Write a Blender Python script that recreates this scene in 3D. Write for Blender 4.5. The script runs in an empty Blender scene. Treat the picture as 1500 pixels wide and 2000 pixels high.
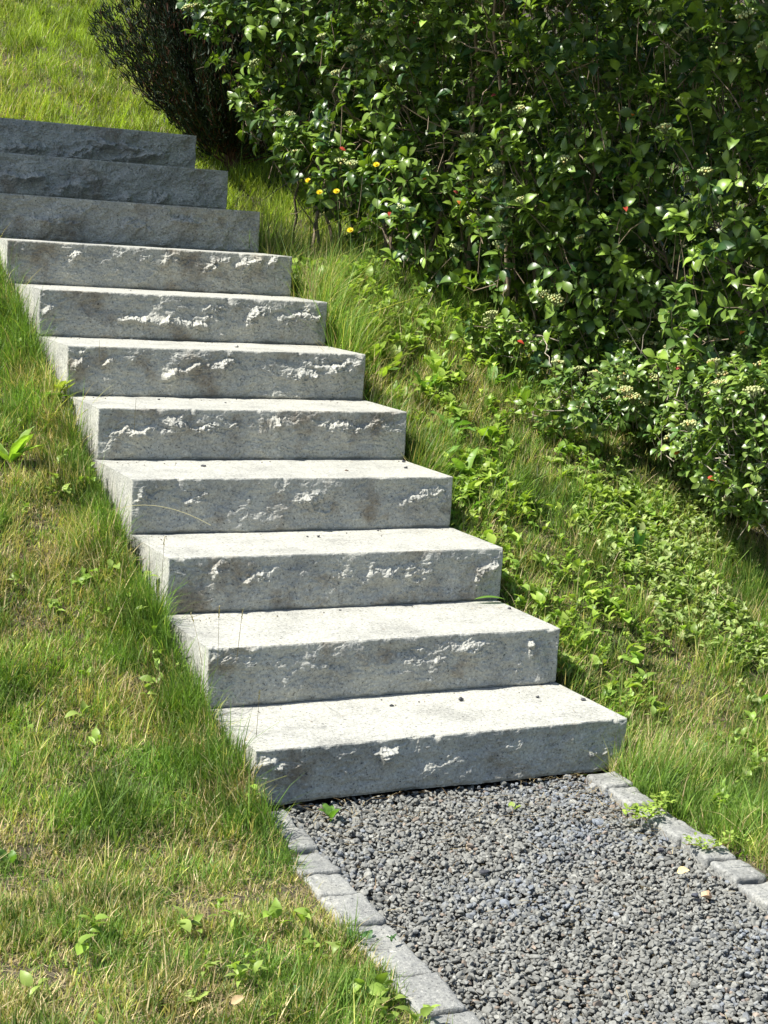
import bpy, math, random
import numpy as np
from mathutils import Matrix, Vector

rng = np.random.default_rng(7)
random.seed(7)
sc = bpy.context.scene
C = sc.collection

# ------------------------------------------------------------------ camera
F_PX, CX, CY = 3252.0, 847.7, 1114.6              # focal length and principal point in photo pixels (1500 x 2000)
CAM = np.array([-1.63846, -3.99841, 1.55451])
AX = np.array([[0.88570706, -0.45942576, 0.06671567],      # picture right
               [-0.03255911, -0.20482713, -0.97825648],    # picture down
               [0.46310141, 0.86427647, -0.19637533]])     # view direction
cam_d = bpy.data.cameras.new("camera")
cam = bpy.data.objects.new("camera", cam_d); C.objects.link(cam)
mw = Matrix.Identity(4)
for i in range(3):
    mw[i][0] = AX[0][i]; mw[i][1] = -AX[1][i]; mw[i][2] = -AX[2][i]; mw[i][3] = CAM[i]
cam.matrix_world = mw
cam_d.sensor_fit = 'VERTICAL'; cam_d.sensor_height = 36.0; cam_d.lens = F_PX * 36.0 / 2000.0
cam_d.shift_x = (750 - CX) / 2000.0; cam_d.shift_y = (CY - 1000) / 2000.0
cam_d.clip_start = 0.05; cam_d.clip_end = 400
sc.camera = cam

# ------------------------------------------------------------------ light
SUN = np.array([-0.60, 0.035, 0.82]); SUN = SUN / np.linalg.norm(SUN)     # direction towards the sun
w = bpy.data.worlds.new("World"); sc.world = w; w.use_nodes = True
nt = w.node_tree
sky = nt.nodes.new("ShaderNodeTexSky"); sky.sky_type = 'NISHITA'; sky.sun_disc = False
sky.sun_elevation = math.asin(SUN[2]); sky.sun_rotation = math.atan2(SUN[0], SUN[1])
bg = nt.nodes["Background"]; bg.inputs[1].default_value = 0.084
nt.links.new(sky.outputs[0], bg.inputs[0])
sd = bpy.data.lights.new("sun", 'SUN'); sd.energy = 5.0; sd.angle = math.radians(0.5); sd.color = (1.0, 0.96, 0.89)
sun = bpy.data.objects.new("sun", sd); C.objects.link(sun)
sun.rotation_euler = Vector(SUN).to_track_quat('Z', 'Y').to_euler()
sc.view_settings.view_transform = 'Standard'; sc.view_settings.look = 'None'
sc.view_settings.gamma = 1.0; sc.view_settings.exposure = 1.06
sc.cycles.max_bounces = 6; sc.cycles.diffuse_bounces = 3; sc.cycles.transmission_bounces = 4; sc.cycles.glossy_bounces = 2

# ------------------------------------------------------------------ helpers
def tag(o, label=None, cat=None, group=None, kind=None):
    if label: o['label'] = label
    if cat: o['category'] = cat
    if group: o['group'] = group
    if kind: o['kind'] = kind
    return o

def tri_mesh(name, v, f, mat, col=None, smooth=True, parent=None, loc=None, uv=None):
    """one mesh object from numpy arrays; f is (n,3) or (n,4)"""
    v = np.asarray(v, dtype=np.float32); f = np.asarray(f, dtype=np.int32)
    m = bpy.data.meshes.new(name)
    k = f.shape[1]
    m.vertices.add(len(v)); m.vertices.foreach_set("co", v.ravel())
    m.loops.add(f.size); m.loops.foreach_set("vertex_index", f.ravel())
    m.polygons.add(len(f)); m.polygons.foreach_set("loop_start", np.arange(0, f.size, k, dtype=np.int32))
    m.polygons.foreach_set("use_smooth", np.full(len(f), smooth, dtype=bool))
    m.update(calc_edges=True)
    if col is not None:
        c = np.ones((len(v), 4), dtype=np.float32); c[:, :3] = col
        a = m.attributes.new("tint", 'FLOAT_COLOR', 'POINT'); a.data.foreach_set("color", c.ravel())
    m.materials.append(mat)
    o = bpy.data.objects.new(name, m); C.objects.link(o)
    if loc is not None: o.location = loc
    if parent is not None: o.parent = parent
    return o

def empty(name, loc):
    o = bpy.data.objects.new(name, None); o.empty_display_size = 0.05
    C.objects.link(o); o.location = loc
    return o

def join(parts):
    """parts: list of (v, f, col or None) -> one (v, f, col)"""
    vs, fs, cs, n = [], [], [], 0
    for v, f, c in parts:
        v = np.asarray(v, float)
        vs.append(v); fs.append(np.asarray(f, int) + n); n += len(v)
        cc = np.ones((len(v), 3)); cc[:] = c if c is not None else (1, 1, 1); cs.append(cc)
    return np.concatenate(vs), np.concatenate(fs), np.concatenate(cs)

def scatter(bv, bf, pos, mats, cols, vcol=None):
    """merge n transformed copies of a base triangle mesh"""
    n, k = len(pos), len(bv)
    v = np.einsum('nij,kj->nki', mats, bv) + pos[:, None, :]
    f = bf[None] + (np.arange(n) * k)[:, None, None]
    c = np.repeat(cols[:, None, :], k, axis=1)
    if vcol is not None: c = c * vcol[None, :, :]
    return v.reshape(-1, 3), f.reshape(-1, bf.shape[1]), c.reshape(-1, 3)

def hash2(ix, iy, seed):
    h = (ix.astype(np.int64) * 374761393 + iy.astype(np.int64) * 668265263 + seed * 1442695041) & 0x7fffffff
    h = ((h ^ (h >> 13)) * 1274126177) & 0x7fffffff
    h = ((h ^ (h >> 16)) * 1911520717) & 0x7fffffff
    return (h & 0xffffff) / float(0xffffff)

def vnoise(x, y, seed=0):
    ix, iy = np.floor(x), np.floor(y); fx, fy = x - ix, y - iy
    fx = fx * fx * fx * (fx * (fx * 6 - 15) + 10); fy = fy * fy * fy * (fy * (fy * 6 - 15) + 10)
    a, b = hash2(ix, iy, seed), hash2(ix + 1, iy, seed)
    c, d = hash2(ix, iy + 1, seed), hash2(ix + 1, iy + 1, seed)
    return (a + (b - a) * fx) * (1 - fy) + (c + (d - c) * fx) * fy

def fbm(x, y, seed=0, octs=4, gain=0.5):
    s, a, t = 0, 1.0, 0
    for o in range(octs):
        s = s + a * (vnoise(x * 2**o + 17.3 * o, y * 2**o - 9.1 * o, seed + o) * 2 - 1); t += a; a *= gain
    return s / t

def smooth01(t):
    t = np.clip(t, 0, 1); return t * t * (3 - 2 * t)

def ray(px, py):
    return AX.T @ np.array([(px - CX) / F_PX, (py - CY) / F_PX, 1.0])

def project(P):
    q = (P - CAM) @ AX.T
    d = np.maximum(q[:, 2], 1e-3)
    u = CX + F_PX * q[:, 0] / d; v = CY + F_PX * q[:, 1] / d
    return u, v, q[:, 2]

def in_view(P, mx=220, my=140):
    u, v, d = project(P)
    return (d > 0.3) & (u > -mx) & (u < 1500 + mx) & (v > -my) & (v < 2000 + my)

# ------------------------------------------------------------------ materials
def new_mat(name):
    m = bpy.data.materials.new(name); m.use_nodes = True
    n = m.node_tree.nodes; l = m.node_tree.links
    return m, n, l, n["Principled BSDF"], n["Material Output"]

def N(n, t, **kw):
    x = n.new(t)
    for k, v in kw.items():
        if k in ('blend_type', 'data_type', 'attribute_name', 'feature', 'operation', 'noise_dimensions', 'distance'): setattr(x, k, v)
        else: x.inputs[k].default_value = v
    return x

def ramp(n, stops):
    r = n.new("ShaderNodeValToRGB"); e = r.color_ramp.elements
    while len(e) < len(stops): e.new(0.5)
    for i, (p, c) in enumerate(stops):
        e[i].position = p; e[i].color = (*c, 1) if len(c) == 3 else c
    return r

def mixc(n, l, fac, a, b, mode='MIX'):
    x = n.new("ShaderNodeMix"); x.data_type = 'RGBA'; x.blend_type = mode
    for s, val in ((0, fac), (6, a), (7, b)):
        if isinstance(val, (int, float)): x.inputs[s].default_value = val
        elif isinstance(val, tuple): x.inputs[s].default_value = (*val, 1)
        else: l.new(val, x.inputs[s])
    return x.outputs[2]

def granite(name, base=(0.388, 0.390, 0.352), dark=(0.05, 0.05, 0.053), light=(0.60, 0.60, 0.57), stain=0.8, bump=0.6):
    m, n, l, P, out = new_mat(name)
    tc = n.new("ShaderNodeTexCoord"); oi = n.new("ShaderNodeObjectInfo")
    add = n.new("ShaderNodeVectorMath"); add.operation = 'ADD'
    sc_ = n.new("ShaderNodeVectorMath"); sc_.operation = 'SCALE'; l.new(oi.outputs['Random'], sc_.inputs[3]); sc_.inputs[0].default_value = (37, 11, 23)
    l.new(tc.outputs['Object'], add.inputs[0]); l.new(sc_.outputs[0], add.inputs[1])
    V = add.outputs[0]
    n1 = N(n, "ShaderNodeTexNoise", Scale=115.0, Detail=3.5, Roughness=0.85); l.new(V, n1.inputs['Vector'])
    r1 = ramp(n, [(0.33, dark), (0.43, base), (0.56, base), (0.68, light)]); l.new(n1.outputs[0], r1.inputs[0])
    v1 = N(n, "ShaderNodeTexVoronoi", Scale=150.0); l.new(V, v1.inputs['Vector'])
    r2 = ramp(n, [(0.0, (0.72, 0.72, 0.74)), (1.0, (1.12, 1.11, 1.08))]); l.new(v1.outputs['Color'], r2.inputs[0])
    c = mixc(n, l, 0.85, r1.outputs[0], r2.outputs[0], 'MULTIPLY')
    # broad tone variation
    n3 = N(n, "ShaderNodeTexNoise", Scale=7.0, Detail=4.0, Roughness=0.6); l.new(V, n3.inputs['Vector'])
    r3 = ramp(n, [(0.28, (0.74, 0.74, 0.74)), (0.5, (0.98, 0.98, 0.97)), (0.72, (1.14, 1.12, 1.06))]); l.new(n3.outputs[0], r3.inputs[0])
    c = mixc(n, l, 1.0, c, r3.outputs[0], 'MULTIPLY')
    # rusty brown weather stains
    n4 = N(n, "ShaderNodeTexNoise", Scale=5.5, Detail=6.0, Roughness=0.62); l.new(V, n4.inputs['Vector'])
    r4 = ramp(n, [(0.53, (0, 0, 0)), (0.66, (1, 1, 1))]); l.new(n4.outputs[0], r4.inputs[0])
    ge = n.new("ShaderNodeNewGeometry"); sx = n.new("ShaderNodeSeparateXYZ"); l.new(ge.outputs['True Normal'], sx.inputs[0])
    mm = N(n, "ShaderNodeMath", operation='MULTIPLY'); mm.inputs[1].default_value = -1.0; mm.use_clamp = True
    l.new(sx.outputs['Y'], mm.inputs[0])
    m2 = N(n, "ShaderNodeMath", operation='MULTIPLY'); l.new(mm.outputs[0], m2.inputs[0]); l.new(r4.outputs[0], m2.inputs[1])
    m3 = N(n, "ShaderNodeMath", operation='MULTIPLY'); l.new(m2.outputs[0], m3.inputs[0]); m3.inputs[1].default_value = stain
    c = mixc(n, l, m3.outputs[0], c, (0.52, 0.42, 0.33), 'MULTIPLY')
    l.new(c, P.inputs['Base Color']); P.inputs['Roughness'].default_value = 0.85
    P.inputs['Specular IOR Level'].default_value = 0.25
    b = N(n, "ShaderNodeBump", Strength=bump, Distance=0.004)
    n5 = N(n, "ShaderNodeTexNoise", Scale=140.0, Detail=4.0, Roughness=0.7); l.new(V, n5.inputs['Vector'])
    l.new(n5.outputs[0], b.inputs['Height']); l.new(b.outputs[0], P.inputs['Normal'])
    return m

def leafy(name, trans=0.35, rough=0.45, spec=0.4, tcol=(1.25, 1.35, 0.55), noise=0.0, nscale=30):
    m, n, l, P, out = new_mat(name)
    a = N(n, "ShaderNodeAttribute", attribute_name="tint")
    col = a.outputs['Color']
    if noise > 0:
        tc = n.new("ShaderNodeTexCoord")
        nz = N(n, "ShaderNodeTexNoise", Scale=float(nscale), Detail=2.0); l.new(tc.outputs['Object'], nz.inputs['Vector'])
        r = ramp(n, [(0.3, (1 - noise,) * 3), (0.7, (1 + noise,) * 3)]); l.new(nz.outputs[0], r.inputs[0])
        col = mixc(n, l, 1.0, col, r.outputs[0], 'MULTIPLY')
    l.new(col, P.inputs['Base Color'])
    P.inputs['Roughness'].default_value = rough; P.inputs['Specular IOR Level'].default_value = spec
    if trans > 0:
        t = n.new("ShaderNodeBsdfTranslucent")
        tc2 = mixc(n, l, 1.0, col, tcol, 'MULTIPLY'); l.new(tc2, t.inputs[0])
        mx = n.new("ShaderNodeMixShader"); mx.inputs[0].default_value = trans
        l.new(P.outputs[0], mx.inputs[1]); l.new(t.outputs[0], mx.inputs[2]); l.new(mx.outputs[0], out.inputs[0])
    return m

def tinted(name, rough=0.8, spec=0.25, nscale=60, amount=0.25, bump=0.0):
    m, n, l, P, out = new_mat(name)
    a = N(n, "ShaderNodeAttribute", attribute_name="tint"); tc = n.new("ShaderNodeTexCoord")
    nz = N(n, "ShaderNodeTexNoise", Scale=float(nscale), Detail=4.0, Roughness=0.65); l.new(tc.outputs['Object'], nz.inputs['Vector'])
    r = ramp(n, [(0.3, (1 - amount,) * 3), (0.7, (1 + amount,) * 3)]); l.new(nz.outputs[0], r.inputs[0])
    c = mixc(n, l, 1.0, a.outputs['Color'], r.outputs[0], 'MULTIPLY'); l.new(c, P.inputs['Base Color'])
    P.inputs['Roughness'].default_value = rough; P.inputs['Specular IOR Level'].default_value = spec
    if bump > 0:
        b = N(n, "ShaderNodeBump", Strength=bump, Distance=0.002); l.new(nz.outputs[0], b.inputs['Height']); l.new(b.outputs[0], P.inputs['Normal'])
    return m

def soil_mat():
    m, n, l, P, out = new_mat("soil")
    tc = n.new("ShaderNodeTexCoord")
    a = N(n, "ShaderNodeTexNoise", Scale=45.0, Detail=6.0, Roughness=0.7); l.new(tc.outputs['Object'], a.inputs['Vector'])
    r = ramp(n, [(0.3, (0.025, 0.020, 0.012)), (0.5, (0.052, 0.043, 0.025)), (0.7, (0.14, 0.12, 0.07))]); l.new(a.outputs[0], r.inputs[0])
    l.new(r.outputs[0], P.inputs['Base Color']); P.inputs['Roughness'].default_value = 0.95
    b = N(n, "ShaderNodeBump", Strength=0.8, Distance=0.01); l.new(a.outputs[0], b.inputs['Height']); l.new(b.outputs[0], P.inputs['Normal'])
    return m

M_GRANITE = granite("granite_block")
M_CURB = granite("granite_sett", base=(0.27, 0.275, 0.26), light=(0.46, 0.46, 0.43), stain=0.4, bump=0.9)
M_SOIL = soil_mat()
M_GRASS = leafy("grass_blade", trans=0.40, rough=0.5, spec=0.3)
M_LEAF = leafy("shrub_leaf", trans=0.22, rough=0.38, spec=0.5, tcol=(1.6, 1.7, 0.5), noise=0.15, nscale=40)
M_WEED = leafy("weed_leaf", trans=0.38, rough=0.45, spec=0.4, noise=0.12, nscale=60)
M_NEEDLE = leafy("conifer_needle", trans=0.1, rough=0.6, spec=0.25)
M_BARK = tinted("bark", nscale=90, amount=0.35, bump=0.5)
M_GRAVEL = tinted("gravel_stone", nscale=120, amount=0.30, bump=0.3)
M_BERRY = leafy("berry_skin", trans=0.12, rough=0.4, spec=0.5)
M_PETAL = leafy("petal", trans=0.35, rough=0.5, spec=0.3, tcol=(1.1, 1.1, 0.9))
M_DRY = leafy("dry_leaf", trans=0.2, rough=0.7, spec=0.2, tcol=(1.1, 1.0, 0.8), noise=0.2, nscale=80)

# ------------------------------------------------------------------ terrain
W, H, T = 1.2, 0.178873, 0.400345
OFF = [[-0.008, -0.016, -0.009, 0.001], [-0.003, -0.009, -0.007, -0.008], [0.011, 0.008, -0.005, -0.009], [0.01, -0.005, 0.0, -0.011],
       [0.017, 0.02, 0.002, -0.002], [0.01, 0.005, 0.005, -0.002], [0.006, 0.004, 0.005, 0.002], [-0.029, -0.011, -0.003, 0.032],
       [0.005, -0.003, 0.001, 0.002], [-0.002, 0.004, 0.002, -0.001], [-0.018, 0.004, -0.009, -0.008]]
SL = H / T

def ground(x, y):
    x = np.asarray(x, float); y = np.asarray(y, float)
    k = 0.05
    up = k * np.log1p(np.exp(np.clip(y / k, -60, 60)))            # soft start of the slope at y = 0
    top = np.maximum(y - 4.45, 0)
    z = SL * np.minimum(up, 4.45) + 0.36 * top - 0.05 * smooth01(y / 0.3)
    z = z + 0.05 * np.clip(-x - 0.3, 0, 3) * smooth01((1.5 - y) / 2)
    z = z + (0.018 * fbm(x * 2.2, y * 2.2, 5, 3) + 0.008 * fbm(x * 9, y * 9, 8, 2)) * smooth01(np.maximum(np.maximum(-0.12 - x, x - 1.22), 0) / 0.25 + (y > 4.4))
    z = z + smooth01(-x / 0.05) * (0.055 * smooth01((y + 0.45) / 0.4) + 0.045 * np.exp(-((y - 0.1) / 0.45) ** 2) + 0.02 * np.exp(-((y - 0.9) / 0.7) ** 2)) * (1 - 0.4 * smooth01((-x - 0.25) / 0.5)) + 0.02 * smooth01((x - 1.22) / 0.3) * smooth01(y / 0.3)
    inside = (x > -0.03) & (x < 1.23) & (y < 4.5)
    z = np.where(inside & (y > -0.02), z - 0.05, z)
    z = np.where((x > -0.03) & (x < 1.1) & (y <= -0.02), -0.030, z)
    return z

def ground_hit(px, py, lift=0.0):
    d = ray(px, py)
    prev = None
    for t in np.arange(3.0, 14.0, 0.01):
        p = CAM + d * t
        g = float(ground(p[0], p[1])) + lift
        if p[2] <= g: return np.array([p[0], p[1], g])
    return None

gx = np.concatenate([np.arange(-30, -3, 1.0), np.arange(-3, 4.5, 0.03), np.arange(4.5, 40, 1.0)])
gy = np.concatenate([np.arange(-25, -2.5, 1.0), np.arange(-2.5, 9, 0.03), np.arange(9, 70, 1.5)])
GX, GY = np.meshgrid(gx, gy)
GZ = ground(GX, GY)
gv = np.stack([GX, GY, GZ], -1).reshape(-1, 3)
nx, ny = len(gx), len(gy)
idx = np.arange(nx * ny).reshape(ny, nx)
gf = np.stack([idx[:-1, :-1], idx[:-1, 1:], idx[1:, 1:], idx[1:, :-1]], -1).reshape(-1, 4)
g_o = tri_mesh("ground", gv, gf, M_SOIL); tag(g_o, kind='structure')

# ------------------------------------------------------------------ granite steps
# ridges in photo pixels on each front face: (x0, y0, x1, y1, height in mm)
LEDGE = {
 1: [(728, 1480, 800, 1462, 14), (1150, 1478, 1190, 1470, 6), (503, 1480, 560, 1500, 10), (1000, 1478, 1060, 1490, 4)],
 2: [(405, 1276, 510, 1268, 12), (780, 1268, 870, 1285, 7), (860, 1262, 990, 1262, 7), (1035, 1252, 1065, 1262, 8), (600, 1300, 700, 1320, 3)],
 3: [(415, 1108, 450, 1100, 9), (470, 1135, 515, 1125, 8), (640, 1130, 690, 1122, 5), (700, 1130, 850, 1102, 8), (925, 1125, 982, 1098, 12), (780, 1160, 830, 1130, 6)],
 4: [(262, 972, 310, 965, 8), (355, 985, 405, 968, 8), (560, 980, 640, 968, 6), (600, 1000, 665, 990, 6), (770, 975, 880, 962, 8)],
 5: [(210, 845, 300, 838, 9), (290, 842, 360, 826, 9), (350, 834, 480, 838, 9), (525, 828, 548, 812, 9), (620, 838, 700, 826, 8), (690, 835, 790, 832, 7)],
 6: [(140, 720, 170, 685, 8), (198, 712, 232, 700, 10), (320, 735, 400, 712, 12), (390, 722, 460, 706, 12), (545, 755, 620, 725, 9), (600, 730, 705, 706, 11), (430, 700, 460, 690, 8)],
 7: [(80, 610, 105, 600, 8), (228, 622, 320, 630, 10), (300, 618, 405, 640, 10), (395, 615, 440, 605, 13), (475, 625, 520, 618, 12), (540, 625, 630, 618, 14), (455, 602, 530, 606, 6)],
 8: [(110, 500, 160, 505, 8), (320, 500, 365, 498, 9), (395, 530, 450, 505, 9), (455, 520, 512, 510, 12), (520, 515, 545, 505, 8)],
 9: [(60, 430, 160, 440, 9), (240, 430, 300, 455, 7), (330, 430, 400, 440, 7)],
 10: [(0, 345, 90, 350, 11), (70, 370, 190, 360, 14), (230, 385, 260, 380, 9), (290, 385, 330, 382, 8)],
 11: [(0, 290, 90, 285, 12), (100, 305, 200, 285, 13), (160, 275, 300, 300, 12), (200, 310, 330, 300, 10)],
}

def front_relief(i, U, Z, ztop, zbot, x0, yf):
    """outward relief (m) of a split front face at positions U (along), Z (height)"""
    s = 100 + i * 13
    d = 0.0085 * fbm(U * 4.5, Z * 9, s, 3) + 0.0062 * fbm(U * 15, Z * 22, s + 3, 4, 0.6) + 0.0006 * fbm(U * 130, Z * 130, s + 5, 2, 0.7)
    # broad flat facets with crisp meeting lines
    r = random.Random(s)
    fac = np.full(U.shape, -1.0)
    for k in range(16):
        cu, cz = x0 + r.random() * W, zbot + r.random() * H
        a, b = r.uniform(-0.05, 0.05), r.uniform(-0.035, 0.06)
        fac = np.maximum(fac, 0.006 - (np.hypot(U - cu, (Z - cz) * 1.6) * 0.055) + a * (U - cu) - b * (Z - cz))
    d = d + np.clip(fac, -0.012, 0.008) * 0.8
    led = list(LEDGE.get(i, []))
    jobs = []
    for (a0, b0, a1, b1, hmm) in led:
        e = []
        for (u_, v_) in ((a0, b0), (a1, b1)):
            q = ray(u_, v_); k = (yf - CAM[1]) / q[1]; P = CAM + q * k; e.append((P[0], P[2]))
        if e[0][0] > e[1][0]: e.reverse()
        jobs.append((e[0][0], e[0][1], e[1][0], e[1][1], hmm * (0.0014 if i < 9 else 0.0034)))
    for k in range(7):
        cu, cz = x0 + r.random() * W, zbot + r.uniform(0.15, 0.95) * H
        L = r.uniform(0.02, 0.07); jobs.append((cu, cz, cu + L, cz + r.uniform(-.02, .02), r.uniform(0.0015, 0.004)))
    sub = []
    for (ua, za, ub, zb, hh) in jobs:
        sub.append((ua, za, ub, zb, hh * 0.75))
        for q in range(3 if hh > 0.008 else 1):
            L = ub - ua; a_ = r.uniform(0, 0.6); l_ = max(r.uniform(0.25, 0.5) * L, 0.012); dz = r.uniform(-0.022, 0.014)
            sub.append((ua + a_ * L, za + (zb - za) * a_ + dz, ua + a_ * L + l_, za + (zb - za) * (a_ + l_ / max(L, 1e-3)) + dz + r.uniform(-.008, .008), hh * r.uniform(0.35, 0.7)))
    jobs = sub
    # crumbly split texture: small terraces everywhere, strong ones around the broken ridges
    tn = fbm(U * 11 + 0.25 * fbm(U * 30, Z * 30, s + 60, 2), Z * 20 + 0.3 * fbm(U * 24, Z * 30, s + 61, 2), s + 62, 4, 0.6) * 4.2
    fl = np.floor(tn); fr = tn - fl
    terr = fl + smooth01((fr - 0.70) / 0.30)
    d = d + (0.0022 if i < 5 else 0.0029 if i < 9 else 0.0044) * terr
    rough = fbm(U * 95, Z * 95, s + 91, 3, 0.7)
    wx = 0.010 * fbm(U * 26, Z * 26, s + 41, 3, 0.6); wz = 0.012 * fbm(U * 34, Z * 20, s + 43, 4, 0.65)
    for j, (ua, za, ub, zb, hh) in enumerate(jobs):
        L = max(ub - ua, 0.01); Uw = U + wx; t = (Uw - ua) / L
        wv = smooth01((t + 0.10) / 0.22) * smooth01((1.10 - t) / 0.22)
        curve = za + (zb - za) * t + 0.020 * fbm(Uw * 13, U * 0 + j * 3.3, s + 31 + j, 4, 0.62) * min(1, L / 0.08)
        sft = Z + wz - curve
        rise = 0.009 + 0.022 * vnoise(U * 19, Z * 10 + j, s + 7)
        prof = np.where(sft > 0, 1 - smooth01(sft / rise), np.exp(np.clip(sft, -1, 0) / 0.026))
        amp = hh * (0.25 + 1.1 * vnoise(Uw * 27, Z * 18 + 5 + j, s + 77))
        near = wv * np.exp(-(sft / 0.022) ** 2)
        d = d + wv * prof * amp + near * (0.0021 * rough + 0.0022 * terr * min(1, hh * 90))
    d = d - 0.004
    # conchoidal waviness of the top arris
    return d

def make_step(i, label):
    ox, oy, oz, ow = OFF[i - 1]
    x0, yf = ox, (i - 1) * T + oy
    ww = W + ow
    ztop = i * H + oz
    zbot = (i - 1) * H + (OFF[i - 2][2] if i > 1 else 0) + 0.0015
    depth = T + 0.07
    if i == 1: zbot = 0.012
    NU, NV, ND = 640, 104, 40
    u = np.linspace(0, 1, NU); v = np.linspace(0, 1, NV)
    v = v + 0.0
    UU, VV = np.meshgrid(x0 + u * ww, zbot + v * (ztop - zbot))
    rel = front_relief(i, UU, VV, ztop, zbot, x0, yf)
    dt = ztop - VV; dl = UU - x0; dr = x0 + ww - UU; db = VV - zbot
    edge = np.minimum(np.minimum(dt, dl), dr)
    rel = rel * (0.35 + 0.65 * smooth01(edge / 0.035))
    chip = 0.0025 * np.clip(fbm(UU * 38, VV * 38, 900 + i, 3), 0, 1)
    rel = rel - (0.0018 + chip) * (1 - smooth01(edge / 0.004)) - 0.006 * (1 - smooth01(db / 0.010))
    # knocked-off spots on the top arris
    r = random.Random(300 + i)
    zdrop = np.zeros_like(UU)
    for k in range(9):
        cu = x0 + r.random() * ww; wd = r.uniform(0.006, 0.024); dp = r.uniform(0.001, 0.0045) * (2.2 if k < 2 else 1)
        g = np.exp(-((UU - cu) / wd) ** 2) * np.exp(-(dt / (dp * 2.2)) ** 2)
        rel = rel - dp * g; zdrop = zdrop + 0.6 * dp * g
    F = np.stack([UU, yf - rel, VV - zdrop], -1)
    # keep corners slightly rounded
    lr = np.exp(-(dl / 0.003) ** 2) * 0.0012; rr = np.exp(-(dr / 0.003) ** 2) * 0.0012
    F[..., 0] += lr - rr
    Q = lambda id_: np.stack([id_[:-1, :-1], id_[:-1, 1:], id_[1:, 1:], id_[1:, :-1]], -1).reshape(-1, 4)
    parts = [(F.reshape(-1, 3), Q(np.arange(NU * NV).reshape(NV, NU)), None)]
    # top
    w_ = np.linspace(0, 1, ND) ** 1.6
    top = np.zeros((ND, NU, 3))
    yb = yf + depth
    for a, t in enumerate(w_):
        top[a, :, 0] = F[-1, :, 0] * (1 - t) + (x0 + u * ww) * t
        top[a, :, 1] = F[-1, :, 1] * (1 - t) + yb * t
        top[a, :, 2] = ztop
    top[..., 2] += 0.0010 * fbm(top[..., 0] * 9, top[..., 1] * 9, 40 + i, 3) * smooth01(w_[:, None] / 0.05)
    top[0] = F[-1]
    parts.append((top.reshape(-1, 3), Q(np.arange(NU * ND).reshape(ND, NU)), None))
    # ends
    NS = 50
    for side in (0, 1):
        col = F[:, 0 if side == 0 else -1, :]
        E_ = np.zeros((NV, NS, 3)); s_ = np.linspace(0, 1, NS) ** 1.4
        xx = x0 if side == 0 else x0 + ww
        trow = top[:, 0 if side == 0 else -1, :]
        for b, t in enumerate(s_):
            E_[:, b, 0] = col[:, 0] * (1 - t) + xx * t
            E_[:, b, 1] = col[:, 1] * (1 - t) + yb * t
            E_[:, b, 2] = VV[:, 0]
        out = 0.0012 * fbm(E_[..., 1] * 40, E_[..., 2] * 40, 70 + i + side, 3)
        fade = smooth01(s_[None, :] / 0.05) * smooth01((ztop - E_[..., 2]) / 0.006)
        sgn = -1 if side == 0 else 1
        E_[..., 0] += sgn * out * fade
        q = Q(np.arange(NV * NS).reshape(NV, NS))
        if side == 0: q = q[:, ::-1]
        parts.append((E_.reshape(-1, 3), q, None))
    # back and underside
    bk = np.array([[x0, yb, zbot], [x0 + ww, yb, zbot], [x0 + ww, yb, ztop], [x0, yb, ztop]])
    parts.append((bk, np.array([[3, 2, 1, 0]]), None))
    yfb = yf + 0.012
    un = np.array([[x0, yfb, zbot], [x0 + ww, yfb, zbot], [x0 + ww, yb, zbot], [x0, yb, zbot]])
    parts.append((un, np.array([[3, 2, 1, 0]]), None))
    vv, ff, _ = join(parts)
    o = np.array([x0, yf, zbot])
    ob = tri_mesh("granite_step", vv - o, ff, M_GRANITE, loc=o)
    tag(ob, label, "step", "rough-faced granite block steps of the garden stair")
    return ob

STEP_LABELS = [
    "lowest granite block step, resting on the gravel between the two kerbs",
    "granite block step second up from the gravel, chipped at its top left corner",
    "granite block step third up from the gravel, bright broken patch at its right end",
    "granite block step fourth up from the gravel, with three dark pebbles near its right end",
    "granite block step fifth up from the gravel, long wavy ridge across its left half",
    "granite block step sixth up from the gravel, broad pale broken patches on its front",
    "granite block step seventh up from the gravel, coarse craggy relief at its right end",
    "eighth granite step up from the gravel, topmost one whose front still catches sun flecks",
    "granite step in shade, third from the top of the stair",
    "granite step in shade, second from the top of the stair",
    "topmost granite step, below the bright upper lawn",
]
for i in range(1, 12): make_step(i, STEP_LABELS[i - 1])

# ------------------------------------------------------------------ stones
def icosphere(sub):
    t = (1 + 5 ** 0.5) / 2
    v = [(-1, t, 0), (1, t, 0), (-1, -t, 0), (1, -t, 0), (0, -1, t), (0, 1, t), (0, -1, -t), (0, 1, -t), (t, 0, -1), (t, 0, 1), (-t, 0, -1), (-t, 0, 1)]
    f = [(0, 11, 5), (0, 5, 1), (0, 1, 7), (0, 7, 10), (0, 10, 11), (1, 5, 9), (5, 11, 4), (11, 10, 2), (10, 7, 6), (7, 1, 8),
         (3, 9, 4), (3, 4, 2), (3, 2, 6), (3, 6, 8), (3, 8, 9), (4, 9, 5), (2, 4, 11), (6, 2, 10), (8, 6, 7), (9, 8, 1)]
    v = [np.array(a, float) / np.linalg.norm(a) for a in v]
    for _ in range(sub):
        cache, nf = {}, []
        def mid(a, b):
            k = (min(a, b), max(a, b))
            if k not in cache:
                m = v[a] + v[b]; v.append(m / np.linalg.norm(m)); cache[k] = len(v) - 1
            return cache[k]
        for a, b, c in f:
            ab, bc, ca = mid(a, b), mid(b, c), mid(c, a)
            nf += [(a, ab, ca), (b, bc, ab), (c, ca, bc), (ab, bc, ca)]
        f = nf
    return np.array(v), np.array(f)

ICO1 = icosphere(1); ICO2 = icosphere(2); ICO3 = icosphere(3)

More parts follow.
